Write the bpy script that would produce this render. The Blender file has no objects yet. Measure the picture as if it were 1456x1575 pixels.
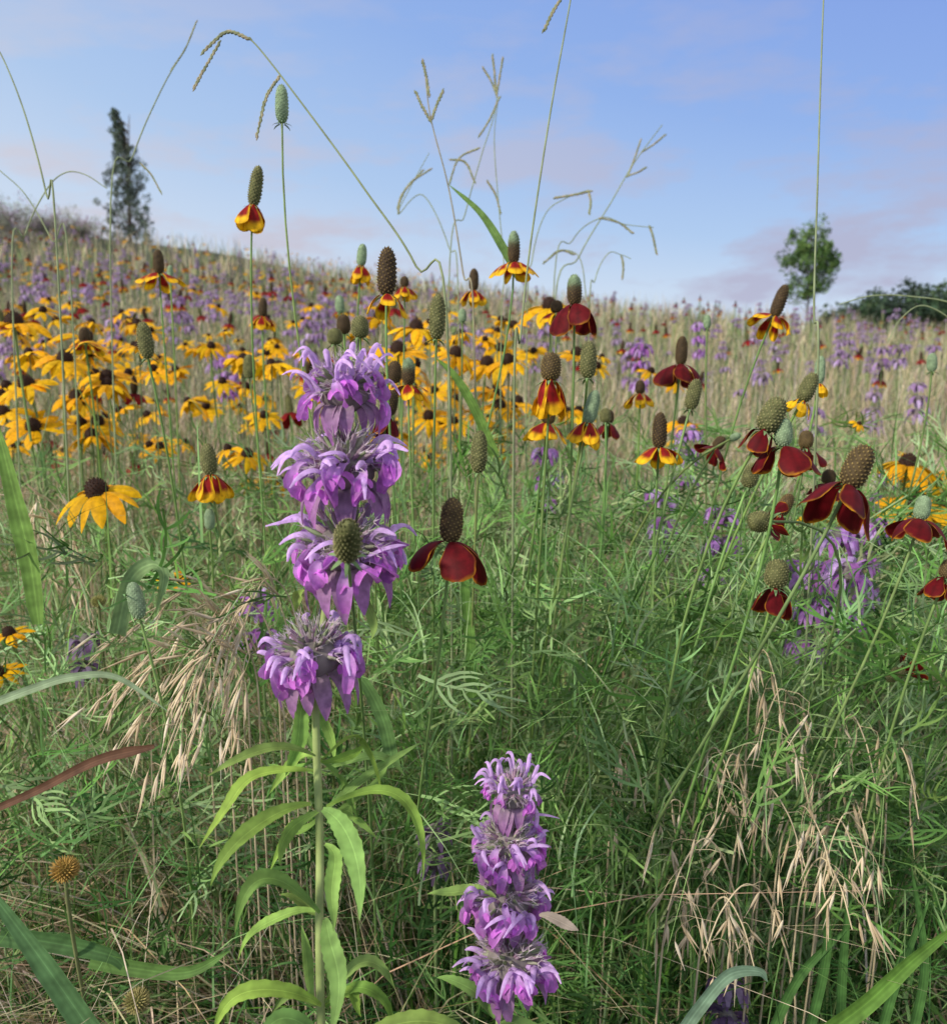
import bpy, math, random
import numpy as np
from mathutils import Vector, Euler
rng = np.random.default_rng(7); random.seed(7)
scene = bpy.context.scene
COL = scene.collection
F = 1364.0; PITCH = math.radians(-8); CAM = np.array([0, 0, 0.62])
FW = np.array([0, math.cos(PITCH), math.sin(PITCH)]); UP = np.array([0, -math.sin(PITCH), math.cos(PITCH)]); RT = np.array([1., 0, 0])
Z3 = np.array([0., 0, 1])

def P(px, py, d):
    px = np.asarray(px, float); py = np.asarray(py, float); d = np.asarray(d, float)
    return CAM + d[..., None]*(FW + RT*((px-728)/F)[..., None] + UP*((787.5-py)/F)[..., None])

XS = [-300, -60, -40, -20, -11.7, -6.9, -3.7, 1.16, 4.4, 7.6, 11.7, 20, 40, 300]
ZS = [8.0, 6.8, 6.2, 5.2, 4.5, 3.92, 3.40, 2.64, 2.20, 1.74, 1.36, 0.95, 0.6, 0.3]
def ground(x, y):
    x = np.asarray(x, float); y = np.asarray(y, float)
    zc = np.interp(x, XS, ZS)
    r = np.clip((y-0.9)/21.1, 0, 1)
    o = np.clip(y-22, 0, None)
    und = 0.03*np.sin(x*1.3+y*0.7)*np.clip(y-1.5, 0, 1)+0.05*np.sin(x*0.45-y*0.6)*np.clip(y-4, 0, 1)
    return zc*r - 0.10*o*o/(o+6) + und*(1-np.clip(o/5, 0, 1))

def nrm(v):
    v = np.asarray(v, float); return v/(np.linalg.norm(v)+1e-12)

# ---------------------------------------------------------------- mesh builder
class MB:
    def __init__(s): s.v = []; s.c = []; s.f = []; s.n = 0
    def add(s, v, faces, col):
        v = np.asarray(v, float).reshape(-1, 3); col = np.asarray(col, float)
        if col.ndim == 1: col = np.tile(col, (len(v), 1))
        col = col.reshape(-1, 3)
        s.v.append(v); s.c.append(col)
        for fa in (faces if isinstance(faces, list) else [faces]):
            s.f.append(np.asarray(fa, int)+s.n)
        s.n += len(v)
    def tube(s, pts, rad, col, seg=6):
        pts = np.asarray(pts, float); K = len(pts)
        rad = np.broadcast_to(np.asarray(rad, float), (K,))
        T = np.gradient(pts, axis=0); T /= np.linalg.norm(T, axis=1)[:, None]+1e-12
        h = np.array([0.31, 0.95, 0.02]) if abs(T[0][1]) < 0.8 else np.array([1., 0, 0])
        A = np.cross(T, h); A /= np.linalg.norm(A, axis=1)[:, None]+1e-12
        B = np.cross(T, A)
        an = np.arange(seg)*2*math.pi/seg
        v = pts[:, None]+rad[:, None, None]*(np.cos(an)[None, :, None]*A[:, None]+np.sin(an)[None, :, None]*B[:, None])
        i = np.arange(K-1)[:, None]*seg; j = np.arange(seg)[None]; j2 = (j+1) % seg
        f = np.stack([i+j, i+j2, i+seg+j2, i+seg+j], -1).reshape(-1, 4)
        col = np.asarray(col, float)
        if col.ndim == 2: col = np.repeat(col, seg, axis=0)
        s.add(v, f, col)
    def strip(s, pts, wid, hint, us=(-1, 0, 1), cup=0.0, cols=(1, 1, 1)):
        pts = np.asarray(pts, float); K = len(pts); us = np.asarray(us, float); U = len(us)
        wid = np.broadcast_to(np.asarray(wid, float), (K,))
        T = np.gradient(pts, axis=0); T /= np.linalg.norm(T, axis=1)[:, None]+1e-12
        S = np.cross(T, np.broadcast_to(np.asarray(hint, float), (K, 3))); S /= np.linalg.norm(S, axis=1)[:, None]+1e-12
        N = np.cross(S, T)
        v = pts[:, None]+S[:, None]*(us[None, :, None]*wid[:, None, None]*0.5)+N[:, None]*(cup*wid[:, None, None]*(us**2)[None, :, None])
        i = np.arange(K-1)[:, None]*U; j = np.arange(U-1)[None]
        f = np.stack([i+j, i+j+1, i+U+j+1, i+U+j], -1).reshape(-1, 4)
        cols = np.asarray(cols, float)
        if cols.ndim == 2: cols = np.repeat(cols[:, None], U, axis=1)
        s.add(v, f, cols)
    def inst(s, tv, tf, R, T, S, col):
        N = len(T); M = len(tv)
        v = np.einsum('nij,mj->nmi', R, tv)*S[:, None, None]+T[:, None]
        f = (tf[None]+(np.arange(N)*M)[:, None, None]).reshape(-1, tf.shape[1])
        if col.ndim == 2: col = np.repeat(col[:, None], M, axis=1)
        s.add(v, f, col)
    def build(s, name, mat, parent=None, loc=(0, 0, 0), smooth=True):
        v = np.concatenate(s.v)-np.asarray(loc); c = np.concatenate(s.c)
        me = bpy.data.meshes.new(name)
        me.vertices.add(len(v)); me.vertices.foreach_set('co', v.astype(np.float32).ravel())
        lv = np.concatenate([a.ravel() for a in s.f]); tot = np.concatenate([np.full(len(a), a.shape[1]) for a in s.f])
        st = np.concatenate([[0], np.cumsum(tot)[:-1]])
        me.loops.add(len(lv)); me.loops.foreach_set('vertex_index', lv.astype(np.int32))
        me.polygons.add(len(st)); me.polygons.foreach_set('loop_start', st.astype(np.int32))
        me.polygons.foreach_set('use_smooth', np.full(len(st), smooth))
        me.update(calc_edges=True)
        at = me.color_attributes.new('Col', 'FLOAT_COLOR', 'POINT')
        at.data.foreach_set('color', np.concatenate([np.clip(c, 0, 1), np.ones((len(c), 1))], 1).astype(np.float32).ravel())
        me.materials.append(mat)
        o = bpy.data.objects.new(name, me); COL.objects.link(o)
        if parent is not None: o.parent = parent
        else: o.location = loc
        return o

def tag(o, label=None, cat=None, group=None, kind=None):
    if label: o['label'] = label
    if cat: o['category'] = cat
    if group: o['group'] = group
    if kind: o['kind'] = kind
    return o
def thing(name, loc, label, cat, group=None):
    o = bpy.data.objects.new(name, None); COL.objects.link(o); o.location = loc; o.empty_display_size = 0.02
    return tag(o, label, cat, group)
def bez(p0, p1, p2, p3, n=14):
    t = np.linspace(0, 1, n)[:, None]
    return (1-t)**3*p0+3*t*(1-t)**2*p1+3*t*t*(1-t)*p2+t**3*p3
def qbez(p0, p1, p2, n=12):
    t = np.linspace(0, 1, n)[:, None]
    return (1-t)**2*p0+2*t*(1-t)*p1+t*t*p2
def catmull(pts, n=8):
    pts = np.asarray(pts, float); q = np.vstack([2*pts[0]-pts[1], pts, 2*pts[-1]-pts[-2]]); out = []
    for i in range(len(pts)-1):
        a, b, c, d = q[i:i+4]
        for t in np.linspace(0, 1, n, endpoint=False):
            out.append(0.5*((2*b)+(-a+c)*t+(2*a-5*b+4*c-d)*t*t+(-a+3*b-3*c+d)*t**3))
    out.append(pts[-1]); return np.array(out)
def frame(axis):
    a = nrm(axis); h = np.array([0, 1., 0]) if abs(a[1]) < 0.8 else np.array([1., 0, 0])
    e1 = nrm(np.cross(h, a)); e2 = np.cross(a, e1); return e1, e2, a
def randR(N, yaw=None, pitch=(-0.3, 1.2), roll=(-3.1, 3.1)):
    y = rng.uniform(-math.pi, math.pi, N) if yaw is None else yaw
    p = -rng.uniform(*pitch, N); r = rng.uniform(*roll, N)
    cy, sy, cp, sp, cr, sr = np.cos(y), np.sin(y), np.cos(p), np.sin(p), np.cos(r), np.sin(r)
    R = np.empty((N, 3, 3))
    R[:, 0] = np.stack([cy*cp, cy*sp*sr-sy*cr, cy*sp*cr+sy*sr], 1)
    R[:, 1] = np.stack([sy*cp, sy*sp*sr+cy*cr, sy*sp*cr-cy*sr], 1)
    R[:, 2] = np.stack([-sp, cp*sr, cp*cr], 1)
    return R

# ---------------------------------------------------------------- materials
def mat(name, rough=0.6, trans=0.25, nscale=60, var=0.35, spec=0.25, bump=0.0):
    m = bpy.data.materials.new(name); m.use_nodes = True; nt = m.node_tree; nd = nt.nodes; lk = nt.links
    nd.clear(); out = nd.new('ShaderNodeOutputMaterial'); pb = nd.new('ShaderNodeBsdfPrincipled')
    at = nd.new('ShaderNodeAttribute'); at.attribute_name = 'Col'
    tc = nd.new('ShaderNodeTexCoord'); nz = nd.new('ShaderNodeTexNoise'); nz.inputs['Scale'].default_value = nscale; nz.inputs['Detail'].default_value = 2
    lk.new(tc.outputs['Object'], nz.inputs['Vector'])
    mr = nd.new('ShaderNodeMapRange'); mr.inputs['From Min'].default_value = 0.3; mr.inputs['From Max'].default_value = 0.7
    mr.inputs['To Min'].default_value = 1-var; mr.inputs['To Max'].default_value = 1+var
    lk.new(nz.outputs['Fac'], mr.inputs['Value'])
    mul = nd.new('ShaderNodeVectorMath'); mul.operation = 'SCALE'
    lk.new(at.outputs['Color'], mul.inputs[0]); lk.new(mr.outputs['Result'], mul.inputs['Scale'])
    lk.new(mul.outputs['Vector'], pb.inputs['Base Color'])
    pb.inputs['Roughness'].default_value = rough; pb.inputs['Specular IOR Level'].default_value = spec
    if bump:
        bp = nd.new('ShaderNodeBump'); bp.inputs['Strength'].default_value = bump; bp.inputs['Distance'].default_value = 0.001
        lk.new(nz.outputs['Fac'], bp.inputs['Height']); lk.new(bp.outputs['Normal'], pb.inputs['Normal'])
    if trans > 0:
        tb = nd.new('ShaderNodeBsdfTranslucent'); lk.new(mul.outputs['Vector'], tb.inputs['Color'])
        mx = nd.new('ShaderNodeMixShader'); mx.inputs['Fac'].default_value = trans
        lk.new(pb.outputs[0], mx.inputs[1]); lk.new(tb.outputs[0], mx.inputs[2]); lk.new(mx.outputs[0], out.inputs['Surface'])
    else: lk.new(pb.outputs[0], out.inputs['Surface'])
    return m
M_grass = mat('grass_blade', 0.5, 0.0, 25, 0.3)
M_dry = mat('dry_straw', 0.7, 0.0, 30, 0.3)
M_fea = mat('feathery_leaf', 0.6, 0.0, 40, 0.25, spec=.15)
M_leaf = mat('leaf_green', 0.65, 0.3, 120, 0.3, spec=.18, bump=0.5)
M_stem = mat('stem_green', 0.55, 0.0, 80, 0.25)
M_petal = mat('petal', 0.6, 0.2, 220, 0.25, spec=0.15)
M_lav = mat('lavender_petal', 0.65, 0.38, 300, 0.22, spec=0.12)
M_cone = mat('seed_cone', 0.75, 0.0, 300, 0.3)
M_bark = mat('bark', 0.9, 0.0, 12, 0.4)
M_tree = mat('tree_leaf', 0.6, 0.2, 3, 0.4)

# ---------------------------------------------------------------- ground
def build_ground():
    ys = np.concatenate([np.linspace(-6, 0.5, 8), np.geomspace(0.7, 26, 70), np.geomspace(28, 400, 20)])
    xh = np.concatenate([np.linspace(0, 14, 40), np.geomspace(15, 260, 14)]); xs = np.concatenate([-xh[:0:-1], xh])
    X, Y = np.meshgrid(xs, ys); V = np.stack([X, Y, ground(X, Y)], -1); n, m = X.shape
    i = np.arange(n-1)[:, None]*m; j = np.arange(m-1)[None]
    f = np.stack([i+j, i+j+1, i+m+j+1, i+m+j], -1).reshape(-1, 4)
    g = bpy.data.materials.new('meadow_soil'); g.use_nodes = True; nt = g.node_tree; b = nt.nodes['Principled BSDF']
    tc = nt.nodes.new('ShaderNodeTexCoord'); nz = nt.nodes.new('ShaderNodeTexNoise'); nz.inputs['Scale'].default_value = 3.5; nz.inputs['Detail'].default_value = 8
    cr = nt.nodes.new('ShaderNodeValToRGB'); e = cr.color_ramp.elements
    e[0].position = 0.35; e[0].color = (0.016, 0.026, 0.010, 1); e[1].position = 0.75; e[1].color = (0.07, 0.07, 0.035, 1)
    nt.links.new(tc.outputs['Object'], nz.inputs['Vector']); nt.links.new(nz.outputs['Fac'], cr.inputs['Fac']); nt.links.new(cr.outputs['Color'], b.inputs['Base Color'])
    b.inputs['Roughness'].default_value = 0.95
    mb = MB(); mb.add(V, f, (1, 1, 1)); o = mb.build('ground', g); tag(o, kind='structure')
build_ground()

# ---------------------------------------------------------------- grass
def blades(mb, base, h, w, az, bend, col, segs=4, curl=0.35):
    N = len(base); t = np.linspace(0, 1, segs+1)
    d = np.stack([np.cos(az), np.sin(az), np.zeros(N)], 1)
    sa = az+math.pi/2+rng.uniform(-0.9, 0.9, N); sd = np.stack([np.cos(sa), np.sin(sa), np.zeros(N)], 1)
    pts = base[:, None]+Z3*(h[:, None]*(t[None]-curl*bend[:, None]*t[None]**2.5))[..., None]+d[:, None]*(h[:, None]*bend[:, None]*t[None]**1.8)[..., None]
    wt = w[:, None]*np.clip((1-t)**0.6, 0.08, 1)[None]
    v = pts[:, :, None]+sd[:, None, None]*(np.array([-.5, .5])[None, None, :, None]*wt[:, :, None, None])
    K = segs+1; b = (np.arange(N)*K*2)[:, None]+(np.arange(segs)*2)[None]
    f = np.stack([b, b+1, b+3, b+2], -1).reshape(-1, 4)
    c = np.repeat(np.repeat(col[:, None, None], K, 1), 2, 2)
    mb.add(v, f, c)
def field(N, y0, y1, pxa=-350, pxb=1800, pw=1.0):
    y = np.exp(np.log(y0)+(np.log(y1)-np.log(y0))*rng.uniform(0, 1, N)**pw); px = rng.uniform(pxa, pxb, N)
    x = (px-728)/F*y; return np.stack([x, y, ground(x, y)-0.01], 1), px
def jit(c, N, a=0.3):
    c = np.asarray(c, float); return c[None]*(1+rng.uniform(-a, a, (N, 1)))*(1+rng.uniform(-0.12, 0.12, (N, 3)))
def pick(cs, w, N):
    i = rng.choice(len(cs), N, p=np.array(w)/sum(w)); return np.array(cs)[i]*(1+rng.uniform(-.35, .35, (N, 1)))*(1+rng.uniform(-.1, .1, (N, 3)))

GR = [(0.085, 0.20, 0.03), (0.14, 0.28, 0.06), (0.04, 0.12, 0.025), (0.24, 0.36, 0.10)]
TAN = [(0.68, 0.54, 0.34), (0.55, 0.42, 0.25), (0.74, 0.63, 0.46), (0.38, 0.27, 0.15)]
mb = MB()
b, px = field(4800, 0.54, 1.5); N = len(b)
blades(mb, b, rng.uniform(.16, .42, N)*np.clip(b[:, 1]/0.75, .75, 1), rng.uniform(.0016, .0046, N), rng.uniform(0, 6.28, N), rng.uniform(.05, .9, N), pick(GR, [4, 3, 4, 2], N), 5)
b, px = field(16500, 1.4, 24); N = len(b); k = np.clip(b[:, 1]/1.5, 1, None)**.8
blades(mb, b, rng.uniform(.25, .5, N), .0026*k, rng.uniform(0, 6.28, N), rng.uniform(.05, .7, N), pick([(0.20, 0.29, 0.08), (0.28, 0.33, 0.14), (0.14, 0.22, 0.07)], [3, 3, 3], N), 4)
tag(mb.build('meadow_grass', M_grass), 'green grass blades growing thickly over the whole meadow and hill', 'grass', kind='stuff')
mb = MB()
b, px = field(1000, 0.62, 1.6); N = len(b)
blades(mb, b, rng.uniform(.2, .48, N), rng.uniform(.001, .0026, N), rng.uniform(0, 6.28, N), rng.uniform(.1, 1.1, N), pick(TAN, [3, 3, 2, 1], N), 6)
b, px = field(2300, 0.6, 1.7, -250, 700); N = len(b)
blades(mb, b, rng.uniform(.28, .52, N), rng.uniform(.0012, .003, N), rng.normal(3.6, .9, N), rng.uniform(.2, 1.3, N), pick(TAN, [3, 3, 3, 1], N), 6)
b, px = field(2900, 1.2, 3.2); N = len(b)
blades(mb, b, rng.uniform(.32, .55, N), rng.uniform(.0014, .003, N), rng.uniform(0, 6.28, N), rng.uniform(.1, .9, N), pick(TAN, [3, 3, 3, 1], N), 5)
b, px = field(22000, 1.5, 24); N = len(b); k = np.clip(b[:, 1]/1.5, 1, None)**.8
blades(mb, b, rng.uniform(.28, .56, N), .0024*k, rng.uniform(0, 6.28, N), rng.uniform(.05, .7, N), pick([(0.58, 0.47, 0.29), (0.48, 0.38, 0.22), (0.62, 0.53, 0.37), (0.48, 0.39, 0.34)], [3, 3, 3, 2], N), 4)
b, px = field(500, 0.6, 2.0); N = len(b)
blades(mb, b+Z3*rng.uniform(0, .14, (N, 1)), rng.uniform(.12, .3, N), rng.uniform(.0012, .0026, N), rng.uniform(0, 6.28, N), rng.uniform(1.0, 2.2, N), pick(TAN, [2, 3, 1, 2], N), 4)
tag(mb.build('dry_grass', M_dry), 'dry straw coloured grass stems mixed through the whole meadow', 'grass', kind='stuff')

# ---------------------------------------------------------------- feathery foliage
def feather(seed, pairs=5):
    r = np.random.default_rng(seed); m = MB(); W = 0.027
    xs = np.linspace(0, 1, 7); rz = 0.25*xs-0.45*xs**2
    pts = np.stack([xs, 0.08*np.sin(xs*3+seed), rz], 1); m.strip(pts, W*np.linspace(1.2, .6, 7), Z3, (-1, 1))
    for i in range(pairs):
        for sg in (-1, 1):
            x = 0.18+0.7*(i+r.uniform(-.3, .3))/pairs; p0 = np.array([x, 0.08*math.sin(x*3+seed), 0.25*x-0.45*x*x])
            a = sg*r.uniform(.45, 1.0); L = r.uniform(.3, .62)*(1-.35*x)
            d = np.array([math.cos(a), math.sin(a), r.uniform(-.1, .35)]); e = np.array([.7, -sg*.3, r.uniform(-.8, .9)])
            pp = qbez(p0, p0+d*L*.5, p0+d*L*.7+e*L*.45, 5); m.strip(pp, W*np.array([.7, 1.1, 1, .8, .25]), Z3+r.normal(0, .5, 3), (-1, 1))
    return np.concatenate(m.v), np.concatenate(m.f)
FEA = [feather(s, p) for s, p in ((1, 3), (2, 4), (3, 3), (4, 5))]
FC = [(0.23, 0.38, 0.135), (0.17, 0.32, 0.08), (0.34, 0.47, 0.21), (0.10, 0.22, 0.045)]
mb = MB()
def region(k, pxr, pyr, dr):
    T = P(rng.uniform(*pxr, k), rng.uniform(*pyr, k), rng.uniform(*dr, k)); return T[T[:, 2] > ground(T[:, 0], T[:, 1])+.04]
def feathers(n, pxr, pyr, dr, size, cols=FC, w=(3, 3, 2, 2)):
    for tv, tf in FEA:
        T = region(n//4, pxr, pyr, dr); k = len(T)
        mb.inst(tv, tf, randR(k), T, rng.uniform(*size, k), pick(cols, w, k))
def threads(n, pxr, pyr, dr, L=(.04, .11), cols=FC, w=(3, 3, 3, 2)):
    T = region(n, pxr, pyr, dr); k = len(T)
    blades(mb, T-Z3*.03, rng.uniform(*L, k), rng.uniform(.0010, .0021, k), rng.uniform(0, 6.28, k), rng.uniform(.2, 2.6, k), pick(cols, w, k), 6)
feathers(580, (560, 1560), (900, 1330), (.54, .9), (.035, .08))
feathers(580, (600, 1560), (760, 1050), (.70, 1.1), (.04, .08))
feathers(300, (620, 1560), (660, 860), (.95, 1.5), (.04, .08))
feathers(280, (-100, 480), (860, 1330), (.55, .95), (.035, .075))
feathers(180, (-100, 520), (700, 900), (.9, 1.5), (.04, .08))
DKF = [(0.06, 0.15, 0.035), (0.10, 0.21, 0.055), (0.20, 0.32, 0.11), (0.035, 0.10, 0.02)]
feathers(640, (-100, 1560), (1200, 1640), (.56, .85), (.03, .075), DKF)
threads(1250, (560, 1560), (820, 1340), (.55, .95))
threads(600, (600, 1500), (680, 900), (.85, 1.3))
threads(650, (-100, 520), (760, 1340), (.56, 1.1))
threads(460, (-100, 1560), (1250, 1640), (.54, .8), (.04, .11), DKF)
def stalks(n, pxr, dr, hr, lean, cols, rad=.0008):
    px = rng.uniform(*pxr, n); y = rng.uniform(*dr, n); x = (px-728)/F*y
    for i in range(n):
        b0 = np.array([x[i], y[i], float(ground(x[i], y[i]))]); h = rng.uniform(*hr); l = rng.normal(lean, .12)
        top = b0+np.array([l, rng.normal(0, .08), h])
        mb.tube(bez(b0, b0+Z3*h*.5, b0+np.array([l*.4, 0, h*.75]), top, 8), rad*np.linspace(1.3, .7, 8), random.choice(cols), 4)
stalks(250, (650, 1250), (.6, 1.1), (.3, .55), .14, FC, .0009)
stalks(120, (-150, 600), (.62, 1.2), (.3, .5), -.02, FC)
stalks(80, (-50, 800), (.9, 1.5), (.45, .62), 0, FC)
tag(mb.build('wildflower_foliage', M_fea), 'feathery grey green wildflower leaves and bare stalks tangled through the foreground', 'foliage', kind='stuff')

# ---------------------------------------------------------------- red coneflowers
CONE = {'dark': ((0.055, 0.034, 0.017), (0.22, 0.15, 0.045)), 'olive': ((0.12, 0.125, 0.045), (0.33, 0.29, 0.13)),
        'green': ((0.22, 0.31, 0.17), (0.36, 0.44, 0.28)), 'brown': ((0.09, 0.06, 0.025), (0.31, 0.22, 0.07))}
def cone_mesh(mb, base, axis, L, w, kind, n=190, rings=10):
    e1, e2, a = frame(axis); cap = kind == 'capped'; pal = CONE['dark' if cap else kind]; bh = .38 if kind == 'green' else .75
    prof = lambda s: w*.5*np.clip(1-np.abs(2*np.clip(s, 0, 1)-1)**3.2, 0, 1)**.5*(1.06-.16*s)
    def colr(s, k):
        c = np.tile(np.array(pal[k]), (len(s), 1))
        if cap: g = np.clip((s-.55)/.12, 0, 1)[:, None]; c = c*(1-g)+np.array(CONE['green'][k])*.85*g
        return c
    s = 0.5-0.5*np.cos(np.linspace(0.02, math.pi-.02, rings)); seg = 12; an = np.arange(seg)*2*math.pi/seg; r = prof(s)*.93
    v = base+a*(s*L)[:, None, None]+r[:, None, None]*(np.cos(an)[None, :, None]*e1+np.sin(an)[None, :, None]*e2)
    i = np.arange(rings-1)[:, None]*seg; j = np.arange(seg)[None]; j2 = (j+1) % seg
    mb.add(v, np.stack([i+j, i+j2, i+seg+j2, i+seg+j], -1).reshape(-1, 4), np.repeat(colr(s, 0), seg, 0))
    i = np.arange(n); s = 0.02+.96*(i+.5)/n; th = i*2.39996; R = prof(s)*.92
    o = np.cos(th)[:, None]*e1+np.sin(th)[:, None]*e2; tg = np.cross(np.broadcast_to(a, o.shape), o)
    c = base+a*(s*L)[:, None]+o*R[:, None]; q = 0.62*math.sqrt(math.pi*w*L/n)
    up = np.clip((s-.75)/.25, 0, 1)[:, None]; out = o*(1-up)+a*up
    vv = np.stack([c-tg*q*.5, c-a*q*.5, c+tg*q*.5, c+a*q*.55, c+out*q*bh+a*q*.25], 1)
    b = (i*5)[:, None]; f = np.concatenate([b+np.array([[0, 1, 4]]), b+np.array([[1, 2, 4]]), b+np.array([[2, 3, 4]]), b+np.array([[3, 0, 4]])])
    cc = np.stack([colr(s, 0)]*4+[colr(s, 1)], 1)*rng.uniform(.75, 1.25, (n, 1, 1))
    mb.add(vv, f, cc)
RED = np.array([0.125, 0.004, 0.007]); RED2 = np.array([0.28, 0.012, 0.010]); YEL = np.array([0.92, 0.50, 0.012]); ORG = np.array([0.82, 0.36, 0.012])
US = np.array([-1, -.95, -.88, -.6, -.3, 0, .3, .6, .88, .95, 1])
def hat_petal(mb, base, axis, th, r0, L, W, a0, a1, kind, K=17):
    e1, e2, a = frame(axis); o = math.cos(th)*e1+math.sin(th)*e2
    s = np.linspace(0, 1, K); flare = rng.uniform(5, 42) if kind == 'R' else rng.uniform(0, 20)
    ang = np.radians(a0+(a1-a0)*s**.8-flare*np.clip(s-.55, 0, 1)/.45)
    d = o*np.cos(ang)[:, None]-a*np.sin(ang)[:, None]
    pts = base+o*r0+np.concatenate([[np.zeros(3)], np.cumsum(d[:-1]*(L/(K-1)), 0)])
    sdv = nrm(np.cross(o, a)); pts = pts+sdv*(rng.normal(0, .10)*L)*(s**2)[:, None]
    wid = W*np.interp(s, [0, .1, .3, .6, .8, .9, .96, 1], [.14, .28, .60, .98, 1, .86, .62, .28])*(1+.04*np.sin(s*14+rng.uniform(0, 6)))
    S, U = np.meshgrid(s, np.abs(US), indexing='ij')
    ed = {'R': .91, 'RY': .68, 'Y': .42}[kind]; tip = {'R': .955, 'RY': .66, 'Y': .34}[kind]
    e = np.maximum((U-ed)/(.06 if kind == 'R' else .2), (S+U*U*.12-tip)/(.06 if kind == 'R' else .14)); e = np.clip(e, 0, 1)[..., None]
    if kind == 'R': e = e*np.clip((S-.1)/.2, 0.2, 1)[..., None]*rng.uniform(.35, 1)*np.clip(.7+.5*np.sin(S*9+US[None]*2+rng.uniform(0, 6)), .2, 1)[..., None]
    red = RED if kind == 'R' else RED2
    c = red*(1-e)+(ORG if kind == 'R' else YEL)*e
    c = c*(1-.22*np.cos(US*14))[None, :, None]
    hint = a+o*.4+sdv*rng.normal(0, .2)
    hints = (1-s[:, None])*hint+s[:, None]*(o*.9+a*.3+sdv*rng.normal(0, .35))
    mb.strip(pts, wid, hints, US, -.11, c)
def leaf_on(root, loc, p, yaw, size, name='leaf'):
    tv, tf = random.choice(FEA); m = MB()
    m.inst(tv, tf, randR(1, np.array([yaw]), (.3, 1.0), (-.6, .6)), p[None], np.array([size]), jit(random.choice(FC), 1, .15)); m.build(name, M_fea, root, loc)
def hat(bx, by, tx, ty, w, d, cone, pet, n, pl, a0, a1, gx, label, name='red_coneflower', cat='flower', dz=0.0, gd=.16, curve=.15, bow=0.0):
    b = P(bx, by, d); t = P(tx, ty, d+dz); ax = nrm(t-b); L = np.linalg.norm(t-b); W = w/F*d*.9
    g = P(gx, 800, d+gd); g[2] = float(ground(g[0], g[1]))
    root = thing(name, g, label, cat)
    H = b[2]-g[2]
    pts = bez(b, b-ax*min(curve, H*.45)+np.array([bow, rng.uniform(0, .05), 0]), g+Z3*H*.4+np.array([rng.normal(0, .03), 0, 0]), g, 22); rad = .00085 if d < .9 else .0011
    mb = MB(); mb.tube(pts, np.linspace(rad*.95, rad*1.3, 22), jit((0.22, 0.34, 0.10), 1, .2)[0], 6); mb.build('stem', M_stem, root, g)
    mb = MB(); cone_mesh(mb, b, ax, L, W, cone); mb.build('cone', M_cone, root, g)
    if pet:
        ph = -math.pi/2+rng.normal(0, .22)
        if pet == 'R' and n > 5: n = 5
        for i in range(n):
            th = ph+i*2*math.pi/n+rng.normal(0, .1); pL = pl/F*d*rng.uniform(.9, 1.1); dn = rng.normal(0, 9)
            mb = MB(); hat_petal(mb, b+ax*L*.03, ax, th, W*.32, pL, pL*(.70 if pet == 'R' else .60), a0+dn*.7, a1+dn+16, pet); mb.build('petal', M_petal, root, g)
    mb = MB(); e1, e2, a = frame(ax)
    for i in range(7):
        th = i*.9; o = math.cos(th)*e1+math.sin(th)*e2; mb.strip(qbez(b+o*W*.2, b+o*W*.6-a*W*.05, b+o*W*.75-a*W*.3, 4), W*.16*np.array([1, 1, .7, .1]), a, (-1, 1), 0, (0.2, 0.31, 0.12))
    mb.build('calyx', M_stem, root, g)
    for k, fr in enumerate((7, 11, 14)):
        if rng.random() < .8: leaf_on(root, g, pts[fr], rng.uniform(-3.1, 3.1), rng.uniform(.035, .07))
    return root
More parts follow.
